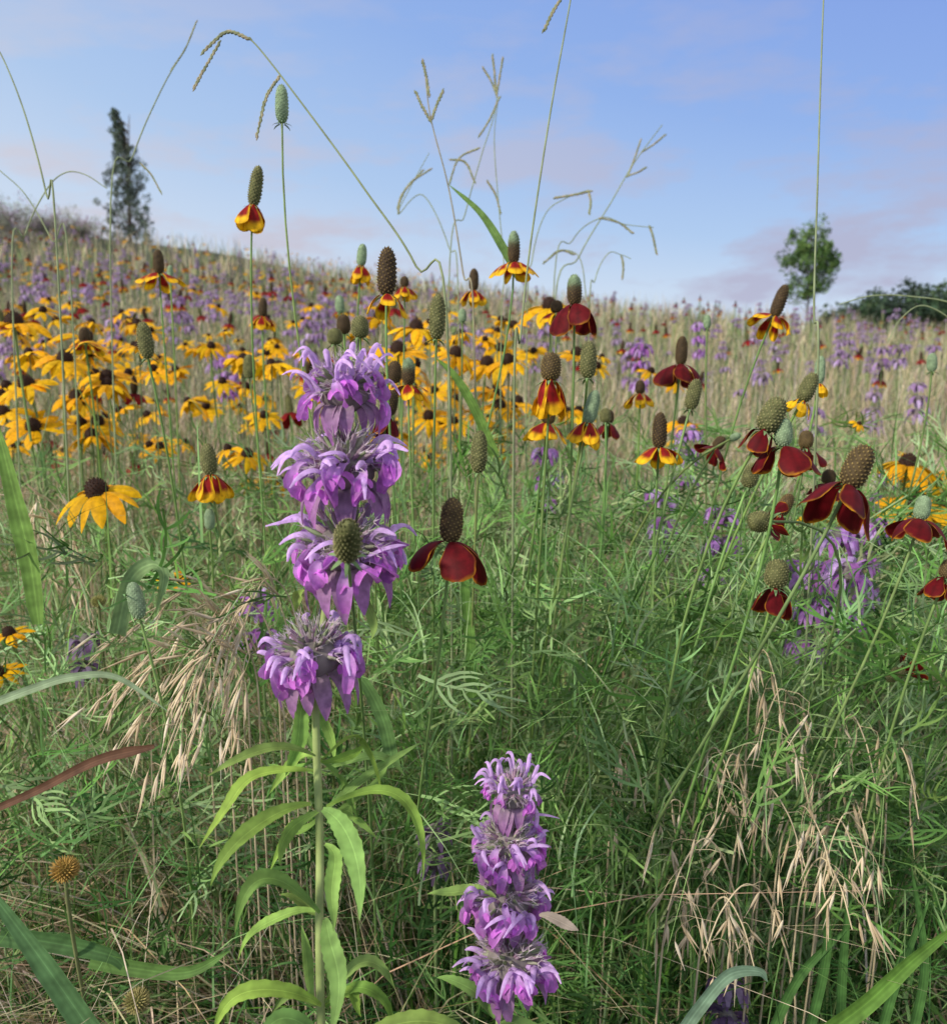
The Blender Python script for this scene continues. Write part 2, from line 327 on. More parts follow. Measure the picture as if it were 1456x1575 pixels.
HATS = [
 (389, 318, 398, 255, 23, .66, 'olive', 'RY', 7, 44, 40, 80, 425, 'tall red and yellow coneflower standing against the sky on the left, with long pale cone'),
 (245, 422, 243, 384, 19, .85, 'dark', 'RY', 6, 34, 10, 45, 265, 'small red and yellow coneflower below the left columnar tree, short dark cone'),
 (555, 410, 558, 375, 18, .80, 'green', 'RY', 6, 28, 40, 80, 560, 'small coneflower with pale green cone and yellow tipped petals left of the fat dark cone'),
 (594, 456, 596, 380, 33, .58, 'dark', 'RY', 4, 40, 20, 60, 600, 'coneflower with thick dark upright cone and few faded petals, above the tall bee balm'),
 (728, 448, 729, 413, 17, .85, 'dark', 'RY', 6, 28, 25, 70, 735, 'tiny coneflower with narrow dark cone and orange petals left of the skyline coneflower'),
 (790, 406, 790, 355, 21, .72, 'capped', 'RY', 7, 40, 10, 60, 620, 'red and yellow coneflower topping the skyline in the centre, dark cone with green tip'),
 (883, 470, 883, 422, 26, .64, 'capped', 'R', 5, 56, 12, 82, 800, 'dark red coneflower with green tipped black cone, highest dark red bloom right of centre'),
 (846, 586, 848, 542, 35, .56, 'brown', 'RY', 6, 58, 50, 80, 845, 'coneflower with brown domed cone and long hanging red petals tipped yellow'),
 (1046, 562, 1049, 517, 21, .72, 'dark', 'R', 5, 44, 5, 72, 930, 'dark red coneflower with black cone between the centre group and the leaning right coneflower'),
 (1189, 488, 1208, 438, 22, .70, 'dark', 'RY', 7, 38, 15, 55, 985, 'coneflower with leaning dark cone and orange yellow petals, highest on the right'),
 (1232, 618, 1252, 574, 28, .56, 'olive', 'Y', 5, 26, 30, 70, 1010, 'leaning olive coneflower with few small yellow petals at the right'),
 (1174, 664, 1200, 612, 42, .46, 'olive', 'R', 4, 44, 50, 80, 1000, 'coneflower with big olive cone leaning right and withered purple red petals'),
 (1203, 688, 1205, 643, 32, .46, 'green', 'R', 5, 62, 10, 80, 1020, 'dark red coneflower with green cone and wide hanging petals under the withered one'),
 (1303, 750, 1333, 685, 46, .40, 'brown', 'R', 5, 80, 8, 72, 980, 'largest dark red coneflower on the right, thick brown cone leaning right over broad petals'),
 (1414, 800, 1422, 762, 28, .50, 'green', 'R', 5, 54, 5, 74, 1150, 'dark red coneflower at the right edge with short pale green cone'),
 (1183, 802, 1150, 803, 38, .50, 'olive', 'R', 4, 32, 20, 60, 1050, 'coneflower lying sideways with cone pointing left and one tuft of red petals'),
 (1190, 905, 1198, 860, 40, .50, 'olive', 'R', 4, 46, 50, 80, 1000, 'coneflower with olive cone over shaded dark red petals, lowest in the right group'),
 (692, 835, 697, 765, 40, .44, 'brown', 'R', 5, 78, 2, 86, 690, 'hero dark red coneflower with thin yellow edges right beside the tall bee balm'),
 (1013, 690, 1015, 634, 25, .60, 'dark', 'RY', 7, 40, 10, 50, 900, 'red and yellow coneflower with tall narrow dark cone, alone right of the centre group'),
 (904, 652, 916, 600, 25, .58, 'green', 'RY', 6, 42, 35, 70, 850, 'coneflower with pale green cone leaning right and drooping red yellow petals'),
 (628, 594, 628, 550, 23, .66, 'capped', 'RY', 7, 36, 5, 50, 640, 'coneflower with flat red yellow petals and green topped cone beside the top bee balm whorl'),
 (324, 732, 318, 682, 27, .60, 'olive', 'RY', 7, 46, 35, 70, 470, 'red and yellow coneflower hanging left of the tall bee balm, cone leaning left'),
 (131, 528, 130, 503, 20, .95, 'dark', 'RY', 7, 30, 5, 45, 150, 'small flat red coneflower among the yellow flowers at the left'),
 (842, 652, 845, 628, 24, .64, 'brown', 'RY', 7, 42, 15, 60, 840, 'coneflower with short brown cone and red yellow petals directly under the long hanging one'),
 (404, 488, 405, 458, 15, 1.0, 'dark', 'RY', 6, 24, 30, 70, 420, 'small distant coneflower with dark cone beside the tall left stem'),
 (1258, 592, 1262, 547, 19, .66, 'green', 'Y', 5, 22, 40, 80, 1100, 'slim pale green coneflower with tiny yellow petals behind the leaning olive one'),
 (1238, 690, 1240, 662, 25, .62, 'brown', 'R', 5, 34, 40, 80, 1080, 'coneflower with short brown cone half hidden between two big dark red blooms'),
 (1272, 745, 1276, 722, 24, .64, 'dark', 'R', 5, 34, 20, 60, 1100, 'small dark red coneflower just left of the largest right bloom'),
 (984, 606, 984, 585, 17, .85, 'dark', 'RY', 6, 28, 20, 60, 930, 'small red coneflower with yellow rim and hardly any cone, mid right'),
 (935, 652, 936, 630, 19, .80, 'dark', 'R', 5, 30, 30, 70, 900, 'small shaded dark red coneflower right of the pale green leaning cone'),
 (1100, 690, 1112, 672, 20, .66, 'dark', 'R', 5, 32, 20, 60, 960, 'dull red coneflower seen flat behind stems, right of the narrow dark cone'),
 (1390, 1030, 1362, 1046, 22, .58, 'olive', 'R', 5, 28, 20, 60, 1250, 'drooping coneflower with sideways cone and red petals low at the right edge'),
 (1452, 890, 1462, 860, 26, .50, 'brown', 'R', 5, 44, 30, 75, 1300, 'dark red coneflower cut off by the right edge of view'),
 (596, 640, 604, 600, 27, .62, 'dark', 'R', 5, 36, 55, 85, 620, 'dark red coneflower peeking out behind the top bee balm whorl'),
 (622, 442, 622, 425, 15, .80, 'dark', 'RY', 6, 24, 30, 70, 640, 'tiny red coneflower just right of the fat dark cone'),
 (856, 482, 856, 462, 22, .75, 'dark', 'RY', 6, 30, 20, 60, 840, 'coneflower half hidden left of the highest dark red bloom'),
 (1198, 792, 1216, 760, 24, .56, 'brown', 'R', 4, 26, 40, 80, 1050, 'coneflower with small brown tilted cone behind the sideways one'),
]
for hsp in HATS: hat(*hsp, gd=(.3 if hsp[5] < .45 else .16))
BUDS = [
 (434, 190, 433, 130, 24, .64, 'green', 560, 'tall grey green coneflower bud rising highest against the sky', .24),
 (323, 815, 322, 782, 19, .60, 'green', 260, 'small grey green bud on a pale stem left of the tall bee balm', .13),
 (216, 952, 203, 895, 29, .50, 'green', 250, 'pale green leaning bud low at the left beside the bent blade', .13),
 (711, 496, 711, 475, 15, .80, 'green', 700, 'tiny pale bud beside the olive cone above the yellow flowers', .13),
 (1432, 572, 1433, 543, 18, .75, 'green', 1330, 'grey green bud standing alone at the far right edge', .13),
 (1087, 506, 1087, 484, 14, .90, 'green', 1060, 'tiny grey green bud on the right of the hill', .13),
 (1122, 676, 1138, 668, 14, .62, 'green', 960, 'tiny bud nodding right of the narrow dark coneflower', .13),
 (262, 430, 262, 408, 11, .95, 'green', 268, 'tiny slim bud beside the small left coneflower', .13),
 (523, 482, 522, 454, 17, .74, 'green', 540, 'slim green bud above the cluster of dark cones', .13),
]
for i, (bx, by, tx, ty, w, d, c, gx, lab, cv) in enumerate(BUDS): hat(bx, by, tx, ty, w, d, c, None, 0, 0, 0, 0, gx, lab, 'coneflower_bud', 'flower bud', curve=cv, bow=-.012 if i == 0 else 0)
SEEDS = [
 (671, 522, 674, 452, 28, .58, 'olive', 660, 'bare olive seed cone standing right of the fat dark cone'),
 (903, 582, 906, 525, 29, .58, 'olive', 860, 'bare olive seed cone right of the long hanging coneflower'),
 (1060, 630, 1072, 583, 25, .60, 'olive', 930, 'bare olive seed cone leaning right below the dark red coneflower'),
 (228, 552, 219, 495, 26, .62, 'olive', 330, 'bare olive seed cone leaning left above the yellow flowers'),
 (735, 728, 738, 662, 28, .56, 'olive', 725, 'bare slim olive seed cone right of the tall bee balm'),
 (384, 582, 383, 545, 21, .85, 'olive', 420, 'bare olive seed cone beside the tall left stem'),
 (516, 530, 514, 505, 27, .55, 'olive', 530, 'leftmost bare cone of the cluster behind the top bee balm whorl'),
 (529, 514, 528, 484, 24, .57, 'dark', 540, 'slim dark bare cone in the middle of the cluster above the bee balm'),
 (554, 520, 554, 486, 31, .53, 'olive', 550, 'rightmost bare cone of the cluster behind the top bee balm whorl'),
 (606, 590, 607, 555, 26, .72, 'dark', 615, 'bare dark cone just left of the flat red yellow coneflower'),
 (1148, 750, 1160, 712, 28, .52, 'olive', 1000, 'bare olive seed cone half hidden left of the wide hanging dark red bloom'),
 (931, 650, 930, 628, 20, .66, 'olive', 880, 'small bare olive cone right of the leaning pale green coneflower'),
]
for bx, by, tx, ty, w, d, c, gx, lab in SEEDS: hat(bx, by, tx, ty, w, d, c, None, 0, 0, 0, 0, gx, lab, 'seed_cone', 'seed head')
hat(534, 856, 536, 806, 46, .365, 'olive', None, 0, 0, 0, 0, 560, 'short olive seed cone sitting in front of the third bee balm whorl', 'seed_cone', 'seed head', dz=-.03, gd=.25, curve=.10)

def round_head(px, py, w, d, col, tip, label):
    c = P(px, py, d); r = w/F*d/2; g = P(px+30, 800, d+.06); g[2] = float(ground(g[0], g[1])); root = thing('round_seed_head', g, label, 'seed head')
    mb = MB(); mb.tube(bez(c-Z3*r*.7, c-Z3*.06, g+Z3*.1, g), .0011, (0.2, 0.22, 0.09), 6); mb.build('stem', M_stem, root, g)
    mb = MB(); n = 170; i = np.arange(n); z = 1-2*(i+.5)/n; th = i*2.39996; o = np.stack([np.cos(th)*np.sqrt(1-z*z), np.sin(th)*np.sqrt(1-z*z), z*.9], 1)
    mb.tube(np.array([c-Z3*r*.7, c-Z3*r*.6, c-Z3*r*.3, c+Z3*r*.1, c+Z3*r*.45, c+Z3*r*.7]), r*np.array([.05, .45, .68, .74, .55, .05]), col, 12)
    for k in range(n):
        mb.tube(np.array([c+o[k]*r*.62, c+o[k]*r*.85, c+o[k]*r*(1.05+.1*rng.random())+Z3*r*.08]), r*np.array([.1, .075, .008]), np.array([col, tip, tip]), 4)
    mb.build('bristly_head', M_cone, root, g)
round_head(100, 1338, 42, .48, (0.24, 0.17, 0.03), (0.48, 0.30, 0.08), 'orange brown bristly round seed head at the lower left')
round_head(210, 1540, 40, .46, (0.16, 0.18, 0.05), (0.36, 0.31, 0.12), 'green bristly round seed head at the bottom left')
round_head(152, 925, 22, .62, (0.25, 0.25, 0.07), (0.35, 0.33, 0.12), 'small yellowish round seed head left of the pale leaning bud')

# ---------------------------------------------------------------- yellow coneflowers
SY = np.array([0.97, 0.50, 0.006])
def susan_head(c, ax, D, npet, seed, lod=0):
    r = np.random.default_rng(seed); e1, e2, a = frame(ax); out = []
    ph = r.uniform(0, 6.28); R0 = D*.10; gdr = r.uniform(-.1, .45)
    for i in range(npet):
        th = ph+i*2*math.pi/npet+r.normal(0, .12); o = math.cos(th)*e1+math.sin(th)*e2; L = D*.42*r.uniform(.75, 1.12)
        dr = r.uniform(.0, .45)+gdr; p0 = c+o*R0
        K = 7 if lod == 0 else 4
        sdv = np.cross(a, o)*r.normal(0, .14)*L
        pts = qbez(p0, p0+o*L*.55+a*L*.06, p0+o*L*.95-a*L*dr+sdv, K); s = np.linspace(0, 1, K)
        w = D*.165*np.interp(s, [0, .2, .6, .9, 1], [.45, .8, 1, .6, .12])
        col = SY*(r.uniform(.75, 1.08))*np.linspace(.8, 1.0, K)[:, None]*np.array([1, r.uniform(.85, 1.15), 1])
        m = MB(); m.strip(pts, w, a+np.cross(a, o)*r.normal(0, .3), (-1, -.5, 0, .5, 1) if lod == 0 else (-1, 0, 1), -.12, col); out.append(m)
    md = MB(); k = 8 if lod == 0 else 5; s = np.linspace(0, 1, k)
    md.tube(c-a*D*.03+a*(D*.19*s)[:, None], D*.125*np.sqrt(np.clip(1-s**2.4, 0.002, 1)), np.array([0.035, 0.016, 0.009])*np.ones((k, 1)), 10 if lod == 0 else 6)
    if lod == 0:
        n = 90; i = np.arange(n); z = (i+.5)/n; th = i*2.39996; rr = D*.125*np.sqrt(1-z**2.4)
        b = c-a*D*.03+a*(D*.19*z)[:, None]+(np.cos(th)*rr)[:, None]*e1+(np.sin(th)*rr)[:, None]*e2
        for q in range(n):
            od = nrm(b[q]-c); md.tube(np.array([b[q]-od*D*.005, b[q]+od*D*.02]), np.array([D*.012, D*.003]), (0.06, 0.025, 0.012), 3)
    return out, md
SUS = [
 (150, 757, 125, .72, (-.15, -.3, .9), 'large yellow coneflower with ragged drooping petals left of the hanging red coneflower'),
 (22, 497, 96, 1.0, (.05, -.12, 1), 'yellow coneflower with tall dark centre at the upper left edge'),
 (100, 553, 86, 1.1, (.25, -.2, 1), 'yellow coneflower below the upper left edge bloom'),
 (165, 582, 80, 1.15, (.1, -.5, 1), 'yellow coneflower under the small flat red coneflower'),
 (42, 592, 88, 1.05, (-.25, -.3, 1), 'yellow coneflower at the left edge, second row from the top'),
 (118, 612, 78, 1.2, (.0, -.1, 1), 'yellow coneflower in the middle of the left crowd'),
 (52, 657, 84, 1.05, (.1, -.7, 1), 'yellow coneflower tipped toward the viewer low in the left crowd'),
 (6, 636, 74, 1.1, (-.3, -.3, 1), 'yellow coneflower cut by the left edge above the broad green blade'),
 (150, 650, 72, 1.25, (.3, -.4, 1), 'yellow coneflower low in the left crowd, right of the tipped one'),
 (325, 533, 45, 1.2, (.2, -.5, .8), 'small bright yellow flower alone right of the bare olive cone'),
 (612, 540, 88, 1.0, (0, -.25, 1), 'yellow coneflower right of the top bee balm whorl'),
 (640, 505, 78, 1.1, (.1, -.15, 1), 'yellow coneflower below the fat dark cone'),
 (700, 545, 74, 1.2, (.25, -.4, 1), 'yellow coneflower right of the flat red yellow coneflower'),
 (748, 560, 74, 1.2, (.2, -.3, 1), 'yellow coneflower left of the long hanging coneflower'),
 (845, 472, 84, 1.1, (-.1, -.3, 1), 'yellow coneflower behind the highest dark red bloom'),
 (660, 642, 66, 1.3, (-.2, -.5, 1), 'small yellow coneflower between bee balm and the slim olive cone'),
 (768, 625, 68, 1.25, (0, -.35, 1), 'yellow coneflower left of the leaning pale green coneflower'),
 (886, 545, 66, 1.2, (.1, -.3, 1), 'yellow coneflower behind the bare cone right of centre'),
 (1395, 714, 95, .95, (.1, -.15, 1), 'yellow coneflower at the right edge, upper one'),
 (1408, 775, 104, .9, (-.1, -.3, 1), 'yellow coneflower behind the right edge dark red bloom'),
 (1460, 785, 95, .9, (.1, -.3, 1), 'yellow coneflower cut by the right edge'),
 (1262, 790, 64, 1.1, (0, -.3, 1), 'yellow coneflower half hidden left of the largest dark red bloom'),
 (265, 893, 54, .75, (-.1, -.5, .9), 'small yellow coneflower right of the bent green blade'),
 (15, 975, 70, .68, (-.2, -.2, 1), 'yellow coneflower low at the left edge, shaded'),
 (2, 1035, 64, .68, (-.2, -.4, .8), 'lowest yellow coneflower cut by the left edge'),
 (430, 567, 68, 1.3, (0, -.2, 1), 'yellow coneflower left of the top bee balm whorl'),
 (380, 700, 66, 1.1, (.2, -.3, 1), 'yellow coneflower right of the hanging red coneflower'),
 (1050, 650, 60, 1.2, (0, -.3, 1), 'yellow coneflower under the leaning olive seed cone'),
 (1320, 652, 26, 1.0, (.3, -.4, .8), 'tiny lemon yellow flower on the right slope'),
]
for k, (px, py, w, d, ax, lab) in enumerate(SUS):
    c = P(px, py, d); D = w/F*d*1.12; ax = nrm(ax); g = c+np.array([rng.normal(0, .03), rng.uniform(0, .08), 0]); g[2] = float(ground(g[0], g[1]))
    root = thing('yellow_coneflower', g, lab, 'flower'); pets, md = susan_head(c, ax, D, rng.integers(11, 15), k+50)
    mb = MB(); mb.tube(bez(c-ax*D*.02, c-ax*.1, g+Z3*.15, g, 12), .0014, (0.2, 0.3, 0.1), 6); mb.build('stem', M_stem, root, g)
    md.build('dark_centre', M_cone, root, g)
    for m in pets: m.build('petal', M_petal, root, g)

# ---------------------------------------------------------------- small flowers further off, each one its own object
def merge(dst, src):
    off = dst.n
    dst.v += src.v; dst.c += src.c; dst.f += [f+off for f in src.f]; dst.n += src.n
def far_susan(mb, c, D, seed, stem=True):
    r = np.random.default_rng(seed); ax = nrm((r.normal(0, .38), r.uniform(-.85, .2), 1)); pets, md = susan_head(c, ax, D, r.integers(8, 13), seed, 1)
    for m in pets: merge(mb, m)
    merge(mb, md)
def far_hat(mb, c, D, seed, stem=True):
    r = np.random.default_rng(seed); ax = nrm((r.normal(0, .15), r.normal(0, .15), 1)); e1, e2, a = frame(ax); kind = r.random()
    s = np.linspace(0, 1, 5); mb.tube(c+a*(D*.75*s)[:, None], D*.15*np.array([.8, 1, 1, .85, .15]), np.array(CONE['dark' if kind < .7 else 'olive'][0])*1.2, 6)
    for i in range(6):
        th = i*1.047+r.uniform(0, .3); o = math.cos(th)*e1+math.sin(th)*e2
        pts = qbez(c+o*D*.1, c+o*D*.42-a*D*.05, c+o*D*.52-a*D*.42, 4)
        cc = np.array([RED, RED*1.2, RED2, YEL if kind < .55 else RED2]); mb.strip(pts, D*.34*np.array([.5, .9, 1, .6]), a, (-1, 0, 1), -.15, cc)
LAVS = [np.array(c) for c in ((0.46, 0.30, 0.54), (0.36, 0.21, 0.42), (0.55, 0.41, 0.64), (0.41, 0.28, 0.44))]
def far_balm(mb, c, D, seed, tiers=None, cl=None):
    r = np.random.default_rng(seed); t = tiers or r.integers(1, 4); cl = cl or LAVS
    for q in range(t):
        cc = c-Z3*D*.62*q+np.array([r.normal(0, .06), 0, 0])*D; sc = D*(.75+.12*q)*r.uniform(.85, 1.1)
        mb.tube(cc+Z3*np.array([-.2, 0, .22])[:, None]*sc, sc*np.array([.14, .26, .08]), np.array((0.3, 0.26, 0.25)), 6)
        for i in range(13):
            th = i*2.4+r.uniform(0, .4); o = np.array([math.cos(th), math.sin(th), 0]); up = r.uniform(-.1, .35)
            pts = qbez(cc+o*sc*.12+Z3*sc*up*.5, cc+o*sc*.5+Z3*sc*(up+.12), cc+o*sc*.56+Z3*sc*(up-.38), 4)
            mb.strip(pts, sc*.18*np.array([.5, .8, 1, .4]), Z3, (-1, 1), 0, cl[r.integers(len(cl))]*r.uniform(.8, 1.25))
def one(kind, c, D, seed, label, group):
    fn, nm, cat, mt = {'s': (far_susan, 'yellow_coneflower', 'flower', M_petal), 'h': (far_hat, 'red_coneflower', 'flower', M_petal), 'b': (far_balm, 'bee_balm', 'flower', M_lav)}[kind]
    g = np.array([c[0]+rng.normal(0, .02), c[1]+.02, 0]); g[2] = float(ground(g[0], g[1])); mb = MB(); fn(mb, c, D, seed)
    h = max(c[2]-g[2], .05)
    mb.tube(bez(c-Z3*D*.02, c-Z3*h*.3, g+Z3*h*.3, g, 6), max(.0011, .0006*c[1]), (0.24, 0.32, 0.14), 4)
    tag(mb.build(nm, mt, None, g), label, cat, group)
n = 0
def crowd(kind, cnt, pxr, pyr, dr, Dm, label, group):
    global n
    for i in range(cnt):
        d = rng.uniform(*dr); c = P(rng.uniform(*pxr), rng.uniform(*pyr), d)
        if c[2] < ground(c[0], c[1])+.2: continue
        n += 1; one(kind, c, Dm*rng.uniform(.68, 1.25), 1000+n, label, group)
crowd('s', 50, (-60, 240), (470, 700), (1.1, 2.1), .066, 'yellow coneflower in the thick crowd at the left', 'yellow coneflowers crowded at the left')
crowd('s', 28, (230, 480), (520, 750), (1.1, 2.1), .058, 'yellow coneflower behind the stems left of the tall bee balm', 'yellow coneflowers left of the tall bee balm')
crowd('s', 56, (570, 800), (470, 715), (1.1, 2.1), .064, 'yellow coneflower in the crowd right of the tall bee balm', 'yellow coneflowers right of the tall bee balm')
crowd('s', 14, (800, 1070), (540, 700), (1.2, 2.0), .058, 'yellow coneflower behind the centre red coneflowers', 'yellow coneflowers behind the centre')
crowd('s', 12, (1350, 1500), (700, 810), (.95, 1.4), .062, 'yellow coneflower behind the blooms at the right edge', 'yellow coneflowers at the right edge')
crowd('h', 26, (-40, 560), (480, 720), (1.2, 2.2), .036, 'small red coneflower among the left yellow flowers', 'small red coneflowers on the left')
def hill(kind, cnt, yr, pxr, Dm, hr, label, group, pw=1.0):
    global n
    b, px = field(cnt, yr[0], yr[1], pxr[0], pxr[1], pw)
    for i in range(cnt):
        n += 1; c = b[i]+Z3*rng.uniform(*hr); one(kind, c, Dm*rng.uniform(.75, 1.25)*max(1, b[i, 1]/7)**.4, 1000+n, label, group)
hill('b', 110, (2.2, 12), (-60, 620), .062, (.42, .62), 'purple bee balm on the left half of the hill', 'purple bee balms on the left hill')
hill('b', 90, (2.0, 12), (620, 1520), .054, (.38, .56), 'purple bee balm on the right half of the hill', 'purple bee balms on the right hill')
hill('h', 75, (2.2, 10), (-60, 620), .044, (.46, .60), 'small red coneflower on the left half of the hill', 'red coneflowers on the left hill')
hill('h', 60, (2.4, 9), (620, 1520), .036, (.42, .54), 'small red coneflower on the right half of the hill', 'red coneflowers on the right hill')
hill('s', 100, (1.8, 11), (-60, 680), .062, (.42, .60), 'small yellow coneflower on the left half of the hill', 'yellow coneflowers on the left hill')
for i, (px, py, d) in enumerate([(1290, 850, .72), (1330, 835, .8), (1240, 905, .72), (1300, 905, .68), (1055, 690, 1.15), (840, 722, 1.05), (985, 560, 1.5), (1075, 525, 2.0), (350, 578, 1.6), (1110, 815, .85), (668, 1300, .62), (400, 950, .7), (130, 1010, .7), (1120, 1540, .58), (1360, 760, 1.2), (1020, 790, 1.0)]):
    lab = ['purple bee balm %s' % s for s in ('leftmost of the upper ones in the right purple patch', 'at the top of the right purple patch', 'lowest left of the right purple patch', 'lowest right of the right purple patch', 'behind the narrow dark coneflower', 'below the centre coneflowers', 'on the slope behind the black coned dark red bloom', 'on the slope right of the green bud', 'left of the tall bee balm among yellow flowers', 'in the feathery leaves left of the sideways cone', 'in shade, faint bloom between the two big bee balms', 'behind the lowest whorl of the tall bee balm', 'low at the left behind straw', 'at the bottom right in dark grass', 'behind the right edge blooms', 'in feathery leaves below the narrow dark coneflower')][i]
    c = P(px, py-25, d); g = np.array([c[0], c[1]+.04, 0]); g[2] = float(ground(g[0], g[1])); root = thing('bee_balm', g, lab, 'flower')
    sz = .75 if i in (10, 12, 13) else 1.0; cl = [x*.6 for x in LAVS] if i in (10, 12, 13) else [np.array((0.50, 0.26, 0.62)), np.array((0.42, 0.16, 0.48)), np.array((0.60, 0.40, 0.72))]  # shade on the dim blooms is put into darker petal colours
    mb = MB(); mb.tube(bez(c, c-Z3*.1, g+Z3*.1, g, 8), .0014, (0.22, 0.32, 0.12), 5); mb.build('stem', M_stem, root, g)
    for q in range(3 if d > .7 else 2):
        mb = MB(); far_balm(mb, c-Z3*.03*sz*q, .045*sz, 300+i*5+q, 1, cl); far_balm(mb, c-Z3*.03*sz*q-Z3*.004, .04*sz, 900+i*5+q, 1, cl); mb.build('flower_whorl', M_lav, root, g)
def far_mass(kind, cnt, yr, pxr, Dm, hr, name, label, mt, pw=1.0):
    fn = {'s': far_susan, 'h': far_hat, 'b': far_balm}[kind]; mb = MB(); b, px = field(cnt, yr[0], yr[1], pxr[0], pxr[1], pw)
    for i in range(cnt):
        if kind == 'b' and math.sin(b[i, 0]*1.1+b[i, 1]*.6)+math.sin(b[i, 0]*.5-b[i, 1]*1.3) < -.3: continue
        fn(mb, b[i]+Z3*rng.uniform(*hr), Dm*rng.uniform(.75, 1.25)*max(1, b[i, 1]/7)**.35, 5000+i)
    tag(mb.build(name, mt), label, 'flowers', kind='stuff')
far_mass('b', 380, (5, 19), (-250, 700), .058, (.30, .47), 'far_bee_balms', 'haze of tiny purple flowers far up the left of the hill', M_lav)
far_mass('b', 330, (4, 16), (600, 1700), .050, (.28, .44), 'far_bee_balms', 'haze of tiny purple flowers far up the right of the hill', M_lav)
far_mass('h', 210, (6, 20), (-250, 750), .042, (.36, .50), 'far_red_coneflowers', 'tiny dark red flower dots far up the left hill', M_petal)
far_mass('h', 110, (5, 15), (700, 1700), .038, (.34, .46), 'far_red_coneflowers', 'tiny dark red flower dots far up the right hill', M_petal)
far_mass('s', 190, (5, 19), (-250, 700), .058, (.38, .48), 'far_yellow_coneflowers', 'tiny yellow flower dots far up the hill', M_petal)

# ---------------------------------------------------------------- the two big bee balms
UPL = np.array((0.78, 0.52, 0.92)); LOW = np.array((0.58, 0.18, 0.60)); BRA = np.array((0.50, 0.21, 0.52))
def balm_whorl(root, g, c, ax, R, top=False, nf=25):
    e1, e2, a = frame(ax); mb = MB()
    mb.tube(c+a*np.linspace(-.5, .45, 7)[:, None]*R, R*np.array([.12, .36, .5, .52, .46, .3, .05]), np.array((0.32, 0.28, 0.26)), 12)
    for i in range(100):
        z = rng.uniform(-.1, 1); th = i*2.39996; o = nrm((math.cos(th)*e1+math.sin(th)*e2)*math.sqrt(max(0, 1-z*z))+a*z)
        p0 = c+o*R*.34; p1 = c+o*R*rng.uniform(.52, .74)
        cc = random.choice([(0.44, 0.44, 0.32), (0.54, 0.40, 0.48), (0.36, 0.44, 0.24), (0.56, 0.36, 0.48)])
        mb.tube(np.array([p0, (p0+p1)/2, p1]), R*np.array([.032, .042, .026]), cc, 5)
        for k in range(4):
            q = nrm(o+rng.normal(0, .4, 3)); mb.tube(np.array([p1, p1+q*R*.19]), R*np.array([.010, .002]), (0.80, 0.70, 0.74), 3)
    w = mb.build('flower_whorl', M_leaf, root, g)
    for i in range(11):
        th = i*.571+rng.normal(0, .15); o = math.cos(th)*e1+math.sin(th)*e2; L = R*rng.uniform(.7, 1.0)
        p0 = c-a*R*.25+o*R*.3; pts = qbez(p0, p0+o*L*.5-a*L*.05, p0+o*L*.42-a*L*.82, 8); s = np.linspace(0, 1, 8)
        wd = R*.33*np.interp(s, [0, .3, .6, .9, 1], [.5, 1, .95, .45, .08])
        cc = np.array((0.38, 0.32, 0.34))*(1-s[:, None])+BRA*rng.uniform(.8, 1.2)*s[:, None]
        m = MB(); m.strip(pts, wd, a+o*.5, (-1, -.5, 0, .5, 1), .15, cc); m.build('bract', M_lav, w, g)
    for i in range(nf):
        th = i*2.39996+rng.normal(0, .15); o = math.cos(th)*e1+math.sin(th)*e2; sd = nrm(np.cross(a, o))
        el = rng.uniform(-.4, .5) if not top else rng.uniform(-.35, 1.0); dr = nrm(o+a*el); k = R*rng.uniform(.82, 1.08)
        m = MB(); p0 = c+dr*R*.38; p1 = c+dr*k*.66+a*R*.05+sd*rng.normal(0, .06)*R
        m.tube(qbez(p0, (p0+p1)/2+a*R*.05, p1, 5), R*np.array([.03, .038, .05, .062, .07]), UPL*.9*np.ones((5, 1)), 6)
        hk = rng.uniform(.18, .52); tw = sd*rng.normal(0, .2)*R; s = np.linspace(0, 1, 9); cu = rng.uniform(-.2, .2)+.24*top
        if rng.random() < (.97 if el > -.1 else .6):
            up = bez(p1+a*R*.04, p1+dr*R*.16+a*R*(.22+.24*top), p1+o*R*.32+a*R*(.26+.32*top)+tw, p1+o*R*(hk+.06)+a*R*cu+tw*1.6, 9)
            m.strip(up, R*.13*np.interp(s, [0, .4, .8, 1], [1, .95, .75, .25]), a+sd*rng.normal(0, .35), (-1, -.4, .4, 1), -.5, UPL*rng.uniform(.85, 1.1)*np.linspace(.9, 1.08, 9)[:, None])
        if el < .42 or rng.random() < .4:
            L = R*rng.uniform(.36, .68); out = rng.uniform(.0, .26); lo = bez(p1-a*R*.03, p1+o*R*.18-a*R*.0, p1+o*R*.26-a*L*.5+tw*.6, p1+o*R*out-a*L+tw, 9)
            base = LOW*rng.uniform(.75, 1.35); cc = UPL[None]*.9*(1-s[:, None])+base[None]*s[:, None]
            wob = np.sin(np.linspace(0, 9, 9)+rng.uniform(0, 6))*.14+1
            m.strip(lo, R*.26*wob*np.interp(s, [0, .25, .6, .8, .93, 1], [.4, .6, .95, 1, .85, .4]), a+o*.3+sd*rng.normal(0, .4), (-1, -.6, -.2, .2, .6, 1), .28, cc)
            for sg in (-1, 1):
                q0 = lo[4]; l2 = R*rng.uniform(.14, .24); q2 = q0+sd*sg*l2*.8-a*l2*.8+o*l2*.2
                m.strip(qbez(q0, q0+sd*sg*l2*.7-a*l2*.1, q2, 5), R*.125*np.array([.5, .9, 1, .85, .4]), a+o, (-1, 0, 1), .2, base*1.3)
        m.build('flower', M_lav, w, g)
